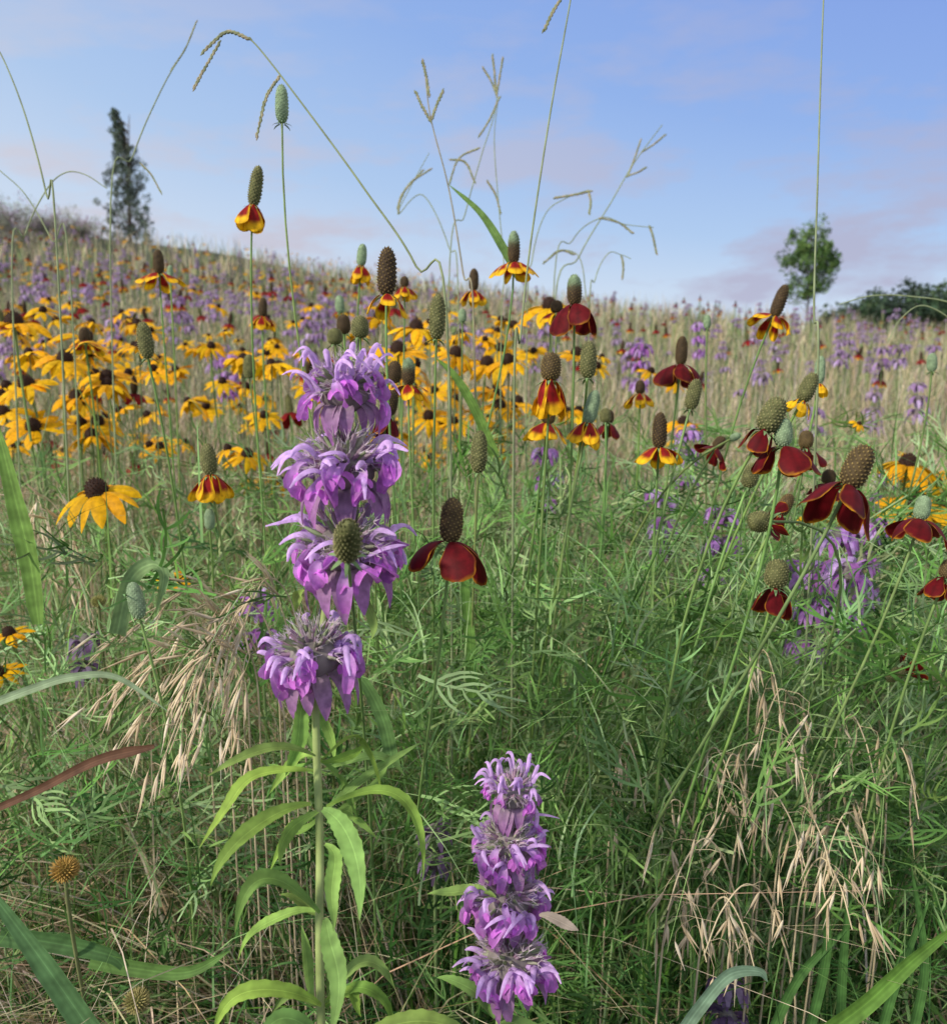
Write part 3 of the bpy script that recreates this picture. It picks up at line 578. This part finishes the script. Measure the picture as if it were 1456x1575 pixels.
def lance(root, g, pxs, d, w, dd=(0, 0, 0), hint=(0, -.55, .8), col=(0.28, 0.46, 0.085)):
    pts = [P(x, y, d+e) for (x, y), e in zip(pxs, dd)]; K = 25; pts = qbez(*pts, K); s = np.linspace(0, 1, K)
    wd = w*.76/F*d*np.interp(s, [0, .08, .3, .55, .8, 1], [.22, .45, .85, 1, .62, .04])*(1+.12*(np.arange(K) % 2)*(s > .15))
    us = np.array([-1, -.55, -.07, 0, .07, .55, 1]); base = np.array(col)*rng.uniform(.72, 1.25)*np.array([rng.uniform(.9, 1.15), 1, rng.uniform(.8, 1.5)])
    c = np.ones((K, 7, 1))*base; c[:, 3] *= 1.35; c[:, (2, 4)] *= .85
    hint = np.array(hint)+np.array([rng.normal(0, .45), 0, 0])
    pts = pts+np.outer(np.sin(s*rng.uniform(4, 8)+rng.uniform(0, 6)), rng.normal(0, .0012, 3))
    m = MB(); m.strip(pts, wd, hint, us, .22, c); m.build('leaf', M_leaf, root, g)
def big_balm(path, d, whorls, leaves, label, gx):
    pts = [P(x, y, d) for x, y in path]; g = P(gx, 1575, d); g[1] += .01; g[2] = float(ground(g[0], g[1]))
    root = thing('bee_balm', g, label, 'flower'); allp = catmull([g]+pts, 8)
    mb = MB(); K = len(allp); mb.tube(allp, np.linspace(.0022, .0015, K), np.array((0.34, 0.42, 0.15)), 8); mb.build('stem', M_stem, root, g)
    for i, (x, y, w, h) in enumerate(whorls):
        ax = nrm((rng.normal(0, .08), -.12, 1)); balm_whorl(root, g, P(x, y, d), ax, w/F*d/2, i == len(whorls)-1)
    for lf in leaves: lance(root, g, *lf)
LA = [([(478, 1075), (455, 1110), (442, 1195)], .41, 34), ([(486, 1165), (400, 1130), (318, 1192)], .41, 22, (0, -.02, -.03)), ([(478, 1185), (350, 1175), (308, 1305)], .41, 28, (0, -.02, -.02)),
 ([(482, 1240), (350, 1230), (330, 1368)], .405, 34, (0, -.02, -.03)), ([(486, 1255), (440, 1260), (415, 1340)], .42, 24), ([(492, 1165), (580, 1100), (588, 1225)], .42, 22, (0, .02, .02)),
 ([(496, 1245), (560, 1270), (552, 1415)], .40, 42, (0, -.03, -.04)), ([(500, 1240), (660, 1160), (648, 1350)], .42, 24, (0, .01, .0)), ([(498, 1250), (570, 1190), (645, 1142)], .43, 24, (0, .02, .04)),
 ([(500, 1255), (580, 1230), (600, 1160)], .44, 20, (0, .02, .03)), ([(492, 1405), (380, 1280), (362, 1435)], .41, 32, (0, -.02, -.02)), ([(492, 1410), (400, 1370), (368, 1485)], .42, 22, (0, 0, .01)),
 ([(497, 1300), (530, 1330), (508, 1435)], .40, 30, (0, -.02, -.03)), ([(497, 1415), (530, 1450), (510, 1600)], .395, 40, (0, -.02, -.03)), ([(490, 1545), (390, 1480), (325, 1590)], .41, 32, (0, -.02, -.02)),
 ([(498, 1545), (570, 1430), (606, 1520)], .42, 26, (0, .01, .02)), ([(488, 1540), (462, 1490), (462, 1425)], .41, 24, (0, -.01, -.01)), ([(496, 1550), (590, 1470), (600, 1590)], .42, 24),
 ([(494, 1590), (440, 1545), (390, 1610)], .40, 32, (0, -.02, -.02)), ([(540, 1610), (640, 1535), (740, 1605)], .41, 38), ([(556, 925), (580, 940), (572, 985)], .42, 22), ([(470, 905), (450, 915), (452, 945)], .42, 22),
 ([(488, 1170), (440, 1190), (400, 1180)], .43, 20, (0, .02, .03)), ([(494, 1170), (540, 1180), (560, 1140)], .43, 20, (0, .01, .02)), ([(492, 1250), (460, 1300), (440, 1270)], .43, 18), ([(496, 1410), (470, 1380), (430, 1380)], .43, 20),
 ([(490, 1168), (450, 1160), (418, 1215)], .42, 24, (0, .01, .01)), ([(492, 1168), (535, 1200), (545, 1255)], .43, 24, (0, .02, .02)), ([(488, 1168), (460, 1120), (455, 1090)], .43, 20, (0, .02, .02)), ([(498, 1180), (600, 1150), (622, 1190)], .44, 20, (0, .02, .03)),
 ([(492, 1245), (420, 1280), (432, 1330)], .42, 26, (0, -.01, -.01)), ([(496, 1250), (545, 1230), (580, 1290)], .43, 22, (0, .02, .02)), ([(496, 1545), (540, 1510), (560, 1560)], .42, 22), ([(490, 1545), (440, 1500), (420, 1560)], .42, 22),
 ([(487, 1085), (510, 1120), (512, 1170)], .43, 22, (0, .01, .01))]
big_balm([(494, 1575), (492, 1300), (486, 1080), (500, 940), (526, 790), (536, 640), (542, 545)], .42,
         [(482, 1006, 168, 130), (530, 842, 190, 140), (528, 720, 188, 150), (530, 600, 150, 140)], LA,
         'tall purple bee balm with four stacked whorls and bright green leaves, at left of centre', 496)
LB = [([(762, 1380), (710, 1360), (655, 1378)], .44, 24, (0, .01, .02)), ([(766, 1570), (720, 1500), (678, 1508)], .44, 26), ([(768, 1575), (800, 1560), (850, 1600)], .44, 28),
      ([(830, 1410), (860, 1412), (890, 1432)], .42, 22, (0, 0, 0), (0, -.55, .8), (0.56, 0.42, 0.24))]
big_balm([(768, 1575), (780, 1480), (776, 1380), (782, 1300), (788, 1200)], .45,
         [(785, 1475, 146, 130), (778, 1380, 140, 110), (780, 1298, 128, 100), (788, 1220, 102, 110)], LB,
         'shorter purple bee balm with four whorls at the bottom centre', 766)

# ---------------------------------------------------------------- tall grass stalks against the sky
def stalk(pts, d, label, spikes, r=.0008, col=(0.28, 0.33, 0.17), sw=.0035, gx=None, name='tall_grass'):
    w = [P(x, y, d) for x, y in pts]; e = P(pts[-1][0] if gx is None else gx, 800, d+.05); e[2] = float(ground(e[0], e[1]))
    root = thing(name, e, label, 'grass'); pp = catmull(w+[e], 8); mb = MB(); K = len(pp); mb.tube(pp, np.linspace(r*.6, r*1.2, K), col, 5); mb.build('stem', M_stem, root, e)
    for sp in spikes:
        q = catmull([P(x, y, d) for x, y in sp], 10); mb = MB(); K = len(q); mb.tube(q, .0006, (0.24, 0.26, 0.13), 4)
        T = np.gradient(q, axis=0)
        L = np.linalg.norm(np.diff(q, axis=0), axis=1).sum(); m = max(8, int(L/.0015))
        for i in range(m):
            f = i/m*(K-1); k = int(f); p = q[k]+(q[min(k+1, K-1)]-q[k])*(f-k); t = nrm(T[k]); sd = nrm(np.cross(t, FW))*(1 if i % 2 else -1)*rng.uniform(.3, 1)
            mb.tube(np.array([p, p+t*.002+sd*sw*.17, p+t*.0046+sd*sw*.13]), np.array([.0003, .0008, .0002])*sw/.0035, random.choice([(0.30, 0.32, 0.17), (0.40, 0.34, 0.21), (0.24, 0.26, 0.14)]), 4)
        mb.build('seed_spike', M_stem, root, e)
stalk([(372, 52), (400, 76), (480, 180), (560, 290), (640, 410), (690, 560)], .6, 'arching grass stalk with three hanging seed spikes at the upper left', [[(388, 62), (350, 50), (312, 80)], [(340, 62), (318, 100), (299, 134)], [(432, 115), (410, 150), (395, 210)]], sw=.0045)
stalk([(300, 38), (285, 75), (250, 135), (205, 240), (170, 380)], .9, 'single grass stalk with pale tip leaning right above the columnar tree', [[(262, 110), (285, 75), (302, 34)]])
stalk([(-20, 45), (10, 100), (42, 185), (72, 300), (90, 420)], .7, 'grass stalk entering from the left edge against the sky', [])
stalk([(884, -40), (870, 40), (845, 180), (815, 380), (800, 520), (790, 640)], .62, 'long straight grass stalk crossing the whole sky right of centre', [[(868, -10), (852, 15), (837, 46)]], sw=.0045)
stalk([(1268, -60), (1262, 100), (1256, 300), (1251, 480), (1254, 660)], .6, 'thin vertical grass stalk in front of the right round tree', [])
stalk([(652, 96), (662, 180), (690, 290), (712, 420), (730, 560)], .8, 'brown grass stalk with short upright branches left of centre in the sky', [[(664, 190), (650, 165), (640, 143)], [(664, 185), (670, 165), (681, 140)], [(660, 150), (656, 120), (650, 95)]], col=(0.32, 0.28, 0.17), sw=.005)
stalk([(758, 90), (763, 160), (740, 240), (715, 330), (690, 450)], 1.1, 'pale branched grass stalk in the centre of the sky', [[(765, 150), (755, 125), (743, 105)], [(763, 150), (768, 120), (773, 90)], [(762, 140), (760, 110), (757, 86)], [(735, 212), (752, 185), (768, 150)]], sw=.005)
stalk([(766, 150), (760, 220), (768, 330), (775, 420), (770, 560)], 1.1, 'pale upright grass stalk just right of the branched one', [[(770, 330), (762, 300), (750, 280)], [(690, 285), (705, 245), (735, 228)], [(690, 245), (715, 250), (730, 280)]], sw=.005)
stalk([(1018, 192), (975, 250), (940, 310), (890, 395), (850, 500)], 1.3, 'faint leaning grass stalk in the sky left of the round tree', [[(985, 235), (1005, 222), (1022, 208)], [(965, 270), (975, 245), (985, 215)], [(962, 272), (980, 265), (992, 258)]], sw=.005, r=.0011)
stalk([(905, 292), (870, 305), (838, 330), (818, 400), (810, 520)], 1.1, 'faint nodding grass stalk above the skyline right of centre', [[(850, 305), (880, 300), (908, 294)], [(905, 294), (908, 310), (906, 328)]], sw=.0055)
stalk([(1005, 350), (960, 345), (925, 335), (880, 370), (850, 470)], 1.2, 'low arching grass stalk on the skyline right of centre', [[(998, 346), (1004, 365), (1009, 390)], [(920, 335), (950, 342), (972, 358)]], sw=.0055)
stalk([(660, 235), (630, 290), (612, 330), (650, 300), (690, 380), (705, 480)], 1.2, 'bent grass stalk left of the pale branched ones', [[(610, 322), (628, 285), (662, 260)], [(612, 330), (618, 300), (650, 262)]], sw=.0055)
stalk([(165, 290), (130, 268), (100, 266), (72, 292), (40, 360), (20, 470)], .9, 'arching grass stalk beside the columnar tree at the left', [[(215, 250), (232, 268), (248, 296)]])
stalk([(0, 262), (40, 300), (80, 370), (110, 450)], .9, 'short grass stalk leaning in from the left edge below the sky', [])
stalk([(1290, 468), (1340, 455), (1400, 456), (1470, 470), (1520, 520)], .8, 'grass stalk arching over the far bush at the right edge', [])
stalk([(1365, 525), (1385, 490), (1420, 470), (1470, 500), (1500, 560)], .8, 'second grass stalk curving at the right edge below the far bush', [], r=.0007)
stalk([(970, 398), (955, 392), (935, 390), (915, 430), (905, 520)], 1.2, 'short nodding grass stalk on the skyline behind the dark red bloom', [[(955, 392), (958, 408), (957, 428)]], sw=.0055)
stalk([(840, 400), (860, 385), (890, 395), (900, 450), (905, 560)], 1.2, 'small hooked grass stalk behind the highest dark red bloom', [[(885, 392), (862, 386), (836, 404)]], sw=.0055)

# ---------------------------------------------------------------- broad blades
def broad(pxs, d, w, label, col, dd=None, hint=(0, -.8, .4), name='grass_blade', taper=None):
    dd = dd or [0]*len(pxs); pts = catmull([P(x, y, d+e) for (x, y), e in zip(pxs, dd)], 9); K = len(pts); s = np.linspace(0, 1, K)
    wd = w/F*d*np.interp(s, [0, .1, .5, .85, 1], taper or [1, 1, .9, .5, .05]); us = np.array([-1, -.8, -.5, -.25, -.06, 0, .06, .25, .5, .8, 1])
    c = np.ones((K, 11, 1))*np.array(col); c[:, 5] *= 1.35; c[:, (1, 3, 7, 9)] *= .8
    m = MB(); m.strip(pts, wd, hint, us, .16, c); tag(m.build(name, M_leaf, None, pts[0]), label, 'grass blade')
broad([(60, 960), (46, 860), (22, 760), (-8, 640)], .52, 32, 'broad bright green grass blade rising along the left edge', (0.22, 0.38, 0.08), taper=[.5, .8, 1, .6, .05])
broad([(180, 975), (200, 895), (232, 868), (252, 885), (240, 945)], .55, 26, 'bent pale green grass blade beside the leaning bud at the left', (0.28, 0.42, 0.17), hint=(.5, -.6, .4))
broad([(150, 1600), (95, 1520), (45, 1450), (-30, 1350)], .42, 38, 'wide dark green grass blade crossing the bottom left corner', (0.12, 0.24, 0.09))
broad([(-30, 1255), (60, 1215), (150, 1170), (238, 1148)], .45, 16, 'dry red brown grass blade lying across the lower left', (0.17, 0.085, 0.05), taper=[.6, .7, .9, 1, .4])
broad([(1255, 1600), (1330, 1545), (1400, 1480), (1475, 1420)], .45, 28, 'green grass blade sweeping up at the bottom right corner', (0.15, 0.30, 0.05))
broad([(1040, 1600), (1075, 1550), (1120, 1500), (1165, 1494), (1180, 1510)], .46, 20, 'grey green grass blade bending over at the bottom right of centre', (0.22, 0.34, 0.22))
broad([(-30, 1090), (50, 1060), (110, 1042), (180, 1042), (260, 1095)], .40, 14, 'pale green grass blade arching in from the left edge', (0.32, 0.42, 0.24))
broad([(800, 430), (775, 385), (740, 330), (690, 284)], .75, 15, 'narrow green grass blade pointing up left below the branched sky grass', (0.2, 0.34, 0.09))
broad([(760, 700), (730, 630), (700, 580), (670, 550)], .75, 16, 'green grass blade among the yellow flowers in the centre', (0.2, 0.35, 0.07))
broad([(728, 1080), (722, 980), (715, 900), (720, 830)], .6, 18, 'upright green grass blade below the hero red coneflower', (0.17, 0.33, 0.07))
broad([(605, 1180), (590, 1110), (560, 1050), (530, 1030)], .52, 22, 'green grass blade right of the lowest bee balm whorl', (0.16, 0.30, 0.09))
broad([(140, 1475), (210, 1490), (290, 1495), (355, 1462)], .5, 24, 'broad green leaf lying at the lower left', (0.15, 0.28, 0.07))
broad([(0, 1440), (80, 1450), (170, 1470), (200, 1500)], .5, 28, 'broad dark leaf behind the bottom left blade', (0.09, 0.19, 0.06))
for i, (x0, y0, x1, y1, x2, y2) in enumerate([(1290, 1600, 1295, 1480, 1310, 1330), (1350, 1600, 1380, 1500, 1430, 1380), (1240, 1600, 1270, 1460, 1260, 1340), (1180, 1600, 1230, 1500, 1310, 1420), (1400, 1600, 1420, 1480, 1400, 1330)]):
    broad([(x0, y0), (x1, y1), (x2, y2)], .54, 16, 'dark green grass blade standing in the bottom right, %s' % ['leftmost tall upright one', 'leaning right', 'left of the upright one', 'low and strongly leaning', 'rightmost upright one'][i], (0.09, 0.21, 0.05))

# ---------------------------------------------------------------- dry oat grass
def oat(pxs, d, nsp, label, group, align=0.0, start=.45):
    pts = [P(x, y, d+e) for (x, y), e in zip(pxs, np.linspace(.06, 0, len(pxs)))]; e = P(pxs[0][0], 900, d+.08); e[2] = float(ground(e[0], e[1]))
    q = catmull([e]+pts, 10); K = len(q); root = thing('dry_oat_grass', e, label, 'grass', group); T = np.gradient(q, axis=0)
    mb = MB(); mb.tube(q, np.linspace(.0008, .0004, K), (0.60, 0.49, 0.31), 4); mb.build('stem', M_dry, root, e)
    for i in range(nsp):
        k = int(K*(start+(.99-start)*i/nsp)); p = q[k]; sp_ = .006 if align else .010
        tw = np.array([rng.normal(0, sp_), rng.normal(0, sp_), 0]); dn = nrm((1-align)*nrm((rng.normal(.05, .25), rng.normal(0, .2), -1))+align*nrm(T[k])+rng.normal(0, .12, 3))
        p1 = p+tw+dn*rng.uniform(.004, .014); L = rng.uniform(.011, .019); mb = MB()
        mb.tube(qbez(p, p+tw+Z3*.003, p1, 4), .00022, (0.56, 0.45, 0.28), 3)
        mb.tube(p1+dn*np.array([0, .25, .6, 1, 1.5])[:, None]*L, np.array([.0003, .0010, .0009, .0003, .0001]), random.choice([(0.70, 0.57, 0.39), (0.58, 0.45, 0.29), (0.76, 0.65, 0.48), (0.50, 0.38, 0.23)]), 5)
        sp = nrm(dn+np.array([rng.normal(0, .2), 0, 0])); mb.tube(p1+sp*np.array([.1, .4, .8, 1.2])[:, None]*L, np.array([.0003, .0008, .0006, .0001]), (0.66, 0.53, 0.35), 5)
        mb.build('spikelet', M_dry, root, e)
for (x, y, l, dd_) in [(1150, 1240, 60, .53), (1190, 1170, 40, .55), (1210, 1270, 50, .53), (1110, 1320, -60, .51), (1250, 1210, 60, .56), (1060, 1260, -50, .54), (1180, 1390, -70, .50), (1240, 1350, 50, .52), (1160, 1030, 30, .55), (1370, 1180, 30, .55), (950, 1170, 30, .57), (1090, 1410, 50, .51), (1220, 1090, -40, .55), (1290, 1130, 40, .56), (1030, 1400, 40, .51), (1320, 1280, -40, .53), (1140, 1190, -30, .54), (1080, 1180, 40, .56), (1270, 1290, 40, .53)]:
    oat([(x-l*.6, y+200), (x-l*.2, y+30), (x+l*.4, y-30), (x+l, y+10), (x+l*1.4, y+80)], dd_, 8, 'tan oat grass stalk with drooping spikelets over dark grass at the lower right', 'drooping oat grasses at the lower right')
for (x0, y0, x1, y1, dd_) in [(240, 1200, 330, 985, .5), (285, 1170, 375, 930, .52), (220, 1120, 300, 1000, .53), (360, 1150, 385, 1000, .52), (140, 920, 90, 800, .7), (110, 900, 60, 760, .72), (160, 980, 310, 900, .58), (200, 1040, 320, 930, .56), (150, 1080, 270, 990, .54), (330, 1090, 410, 890, .53), (260, 1160, 345, 960, .51), (300, 1060, 395, 900, .53)]:
    oat([(x1+60, y1+260), (x1+45, y1+60), (x1, y1), ((x0+x1)/2-4, (y0+y1)/2), (x0, y0)], dd_, 13, 'straw coloured grass plume sweeping down left of the tall bee balm', 'straw plumes on the left', .8, .45)

# ---------------------------------------------------------------- trees
def leaf_cloud(mb, centers, radii, per, size, cols, squash=1.0):
    for c, r in zip(centers, radii):
        k = per; o = rng.normal(0, 1, (k, 3)); o /= np.linalg.norm(o, axis=1)[:, None]; o *= (rng.uniform(.2, 1, (k, 1))**.5)*r; o[:, 2] *= squash
        tv = np.array([[-.5, 0, 0], [0, -.28, .05], [.5, 0, 0], [0, .28, .05]]); tf = np.array([[0, 1, 2, 3]])
        mb.inst(tv, tf, randR(k, None, (-1.2, 1.2)), c+o, rng.uniform(.6, 1.3, k)*size, jit(random.choice(cols), k, .35))
def tree(name, px, d, toppy, crown, label, cat, col, size, per, tr=.05):
    base = P(px, 500, d); base[2] = float(ground(base[0], base[1]))-.05; top = P(px, toppy, d); H = top[2]-base[2]
    root = thing(name, base, label, cat); mb = MB(); s = np.linspace(0, .95, 8)
    lean = np.array([rng.normal(0, .03), 0, 0])*H
    tp = base+Z3*(s*H)[:, None]+lean*(s**2)[:, None]; mb.tube(tp, tr*(1-s*.9), (0.13, 0.10, 0.07), 8)
    cs, rs = crown(base, H)
    for c in cs[::2]:
        f = np.clip((c[2]-base[2])/H-.12, .1, .9); p = base+Z3*f*H+lean*f*f; mb.tube(qbez(p, (p+c)/2-Z3*.03*H, c, 5), tr*np.linspace(.3, .1, 5), (0.13, 0.10, 0.07), 5)
    mb.build('trunk', M_bark, root, base); mb = MB(); leaf_cloud(mb, cs, rs, per, size, col); mb.build('crown', M_tree, root, base); return root
def columnar(base, H):
    cs = []; rs = []
    for i in range(160):
        t = .02+.96*(i/160)**.95; rad = H*.18*np.interp(t, [0, .25, .5, .7, .85, 1], [1.15, 1.15, .9, .55, .30, .10])*rng.uniform(.55, 1.25)
        th = i*2.4; q = rng.uniform(.2, 1)*rad; cs.append(base+np.array([math.cos(th)*q-.08*t**3*H, math.sin(th)*q, t*H+rng.normal(0, .01)*H])); rs.append(H*rng.uniform(.02, .055)*np.interp(t, [0, .6, .8, 1], [1.2, .95, .6, .4]))
    return np.array(cs), rs
def roundc(base, H):
    cs = []; rs = []
    for i in range(100):
        o = rng.normal(0, 1, 3); o = o/np.linalg.norm(o)*rng.uniform(.05, 1.05)**.5; cs.append(base+np.array([o[0]*.20*H, o[1]*.20*H, H*.63+o[2]*.31*H])); rs.append(H*rng.uniform(.03, .075))
    return np.array(cs), rs
tree('columnar_tree', 208, 22, 180, columnar, 'narrow dark columnar tree with thin ragged tip on the hill crest at the left', 'tree', [(0.13, 0.17, 0.12), (0.17, 0.21, 0.16), (0.10, 0.135, 0.10)], .065, 52)  # distance haze painted into the leaf colours, greyer and lighter
tree('round_tree', 1240, 22.5, 328, roundc, 'small round crowned green tree on the crest at the right', 'tree', [(0.10, 0.19, 0.05), (0.16, 0.26, 0.075), (0.085, 0.15, 0.05)], .085, 56, .03)
def bushy(base, H):
    cs = []; rs = []
    for i in range(85):
        o = rng.normal(0, 1, 3); o = o/np.linalg.norm(o)*rng.uniform(.2, 1)**.4; cs.append(base+np.array([o[0]*.58*H, o[1]*.4*H, H*.56+o[2]*.40*H])); rs.append(H*rng.uniform(.08, .13))
    return np.array(cs), rs
for px, tp, dd_, lab in [(1350, 455, 44, 'lower left dark tree of the clump behind the crest at the right edge'), (1405, 434, 42, 'tallest dark tree of the clump behind the crest at the right edge'), (1470, 440, 43, 'dark tree of the clump cut off by the right edge')]:
    tree('bushy_tree', px, dd_, tp, bushy, lab, 'tree', [(0.06, 0.105, 0.055), (0.08, 0.13, 0.06), (0.05, 0.08, 0.05)], .26, 120, .12)
for i, (px, tp, dd_) in enumerate([(-60, 306, 17), (15, 308, 18), (70, 322, 18.5), (125, 338, 19)]):
    base = P(px, 400, dd_); base[2] = float(ground(base[0], base[1])); H = P(px, tp, dd_)[2]-base[2]
    root = thing('twiggy_shrub', base, 'hazy pinkish twiggy shrub on the left skyline, %s' % ['cut by the left edge', 'the tallest at the left', 'third from the left edge', 'just left of the columnar tree'][i], 'shrub')
    mb = MB(); tips = []
    for k in range(70):
        t = base+np.array([rng.normal(0, .55)*H*.9, rng.normal(0, .3)*H, H*rng.uniform(.45, 1.02)]); q = bez(base+np.array([rng.normal(0, .08), 0, 0]), base+Z3*H*.35, (base+t)/2+Z3*H*.2, t, 6); mb.tube(q, np.linspace(.007, .002, 6), (0.46, 0.43, 0.36), 4); tips += [q[3], q[4], t]
    mb.build('twigs', M_bark, root, base); mb = MB(); leaf_cloud(mb, np.array(tips), [H*.13]*len(tips), 14, .04, [(0.50, 0.40, 0.46), (0.34, 0.38, 0.24), (0.52, 0.40, 0.50), (0.40, 0.42, 0.28)]); mb.build('leaves', M_tree, root, base)

# ---------------------------------------------------------------- light, sky, camera
SUN = nrm((-.64, -.50, .52)); el = math.asin(SUN[2]); rot = math.atan2(SUN[0], SUN[1])
W = bpy.data.worlds.new('World'); scene.world = W; W.use_nodes = True; nt = W.node_tree; nd = nt.nodes; lk = nt.links; bg = nd['Background']
sky = nd.new('ShaderNodeTexSky'); sky.sky_type = 'NISHITA'; sky.sun_disc = False; sky.sun_elevation = el; sky.sun_rotation = rot
sc = nd.new('ShaderNodeVectorMath'); sc.operation = 'SCALE'; sc.inputs['Scale'].default_value = .10; lk.new(sky.outputs[0], sc.inputs[0])
tc = nd.new('ShaderNodeTexCoord'); sx = nd.new('ShaderNodeSeparateXYZ'); lk.new(tc.outputs['Generated'], sx.inputs[0])
ma = nd.new('ShaderNodeMath'); ma.operation = 'MULTIPLY_ADD'; lk.new(sx.outputs['X'], ma.inputs[0]); ma.inputs[1].default_value = .9; ma.inputs[2].default_value = 1.0
mz = nd.new('ShaderNodeMath'); mz.operation = 'MULTIPLY'; lk.new(ma.outputs[0], mz.inputs[0]); lk.new(sx.outputs['Z'], mz.inputs[1])
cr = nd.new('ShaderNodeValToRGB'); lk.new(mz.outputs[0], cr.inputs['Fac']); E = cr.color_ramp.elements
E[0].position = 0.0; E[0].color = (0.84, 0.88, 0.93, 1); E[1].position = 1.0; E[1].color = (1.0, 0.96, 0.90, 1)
for p, c in ((.09, (0.68, 0.78, 0.92, 1)), (.19, (0.45, 0.62, 0.90, 1)), (.33, (0.30, 0.47, 0.87, 1)), (.5, (0.24, 0.38, 0.83, 1)), (.58, (0.30, 0.42, 0.83, 1)), (.74, (0.92, 0.89, 0.84, 1))):  # white upper stops: unseen bright overhead sky added as fill light for the ground
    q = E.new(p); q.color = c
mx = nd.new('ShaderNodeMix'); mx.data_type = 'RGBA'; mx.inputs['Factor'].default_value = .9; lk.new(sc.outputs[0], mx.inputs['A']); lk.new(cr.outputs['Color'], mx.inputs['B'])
mp = nd.new('ShaderNodeMapping'); mp.inputs['Scale'].default_value = (2.2, 2.2, 7.0); mp.inputs['Location'].default_value = (.7, .2, .35); lk.new(tc.outputs['Generated'], mp.inputs['Vector'])
nz = nd.new('ShaderNodeTexNoise'); nz.inputs['Scale'].default_value = 2.3; nz.inputs['Detail'].default_value = 8; nz.inputs['Roughness'].default_value = .6; lk.new(mp.outputs[0], nz.inputs['Vector'])
c2 = nd.new('ShaderNodeMapRange'); c2.inputs['From Min'].default_value = .47; c2.inputs['From Max'].default_value = .62; c2.inputs['To Max'].default_value = .85; lk.new(nz.outputs['Fac'], c2.inputs['Value'])
lowm = nd.new('ShaderNodeMapRange'); lowm.inputs['From Min'].default_value = .14; lowm.inputs['From Max'].default_value = .36; lowm.inputs['To Min'].default_value = 1; lowm.inputs['To Max'].default_value = .3; lk.new(sx.outputs['Z'], lowm.inputs['Value'])
cm = nd.new('ShaderNodeMath'); cm.operation = 'MULTIPLY'; lk.new(c2.outputs[0], cm.inputs[0]); lk.new(lowm.outputs[0], cm.inputs[1])
cx = nd.new('ShaderNodeMapRange'); cx.inputs['From Min'].default_value = -.5; cx.inputs['From Max'].default_value = .3; lk.new(sx.outputs['X'], cx.inputs['Value'])
cc_ = nd.new('ShaderNodeMix'); cc_.data_type = 'RGBA'; lk.new(cx.outputs[0], cc_.inputs['Factor']); cc_.inputs['A'].default_value = (0.66, 0.62, 0.68, 1); cc_.inputs['B'].default_value = (0.46, 0.46, 0.62, 1)
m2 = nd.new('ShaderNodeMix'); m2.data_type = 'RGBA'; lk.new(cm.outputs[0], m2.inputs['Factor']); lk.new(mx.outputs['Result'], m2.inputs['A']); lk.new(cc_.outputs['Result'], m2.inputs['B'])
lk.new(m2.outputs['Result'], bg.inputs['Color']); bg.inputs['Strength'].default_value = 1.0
sl = bpy.data.lights.new('sun', 'SUN'); sl.energy = 3.5; sl.angle = math.radians(5); sl.color = (1, .93, .80)
so = bpy.data.objects.new('sun', sl); COL.objects.link(so); so.rotation_euler = Vector(SUN).to_track_quat('Z', 'Y').to_euler()
cd = bpy.data.cameras.new('camera'); co = bpy.data.objects.new('camera', cd); COL.objects.link(co)
co.location = CAM; co.rotation_euler = (math.radians(90)+PITCH, 0, 0); cd.sensor_fit = 'VERTICAL'; cd.sensor_height = 36; cd.sensor_width = 36; cd.lens = 36*F/1575
cd.clip_start = .01; cd.clip_end = 2000; cd.dof.use_dof = True; cd.dof.focus_distance = .48; cd.dof.aperture_fstop = 15
scene.camera = co
scene.view_settings.view_transform = 'Standard'; scene.view_settings.look = 'None'; scene.view_settings.exposure = 0
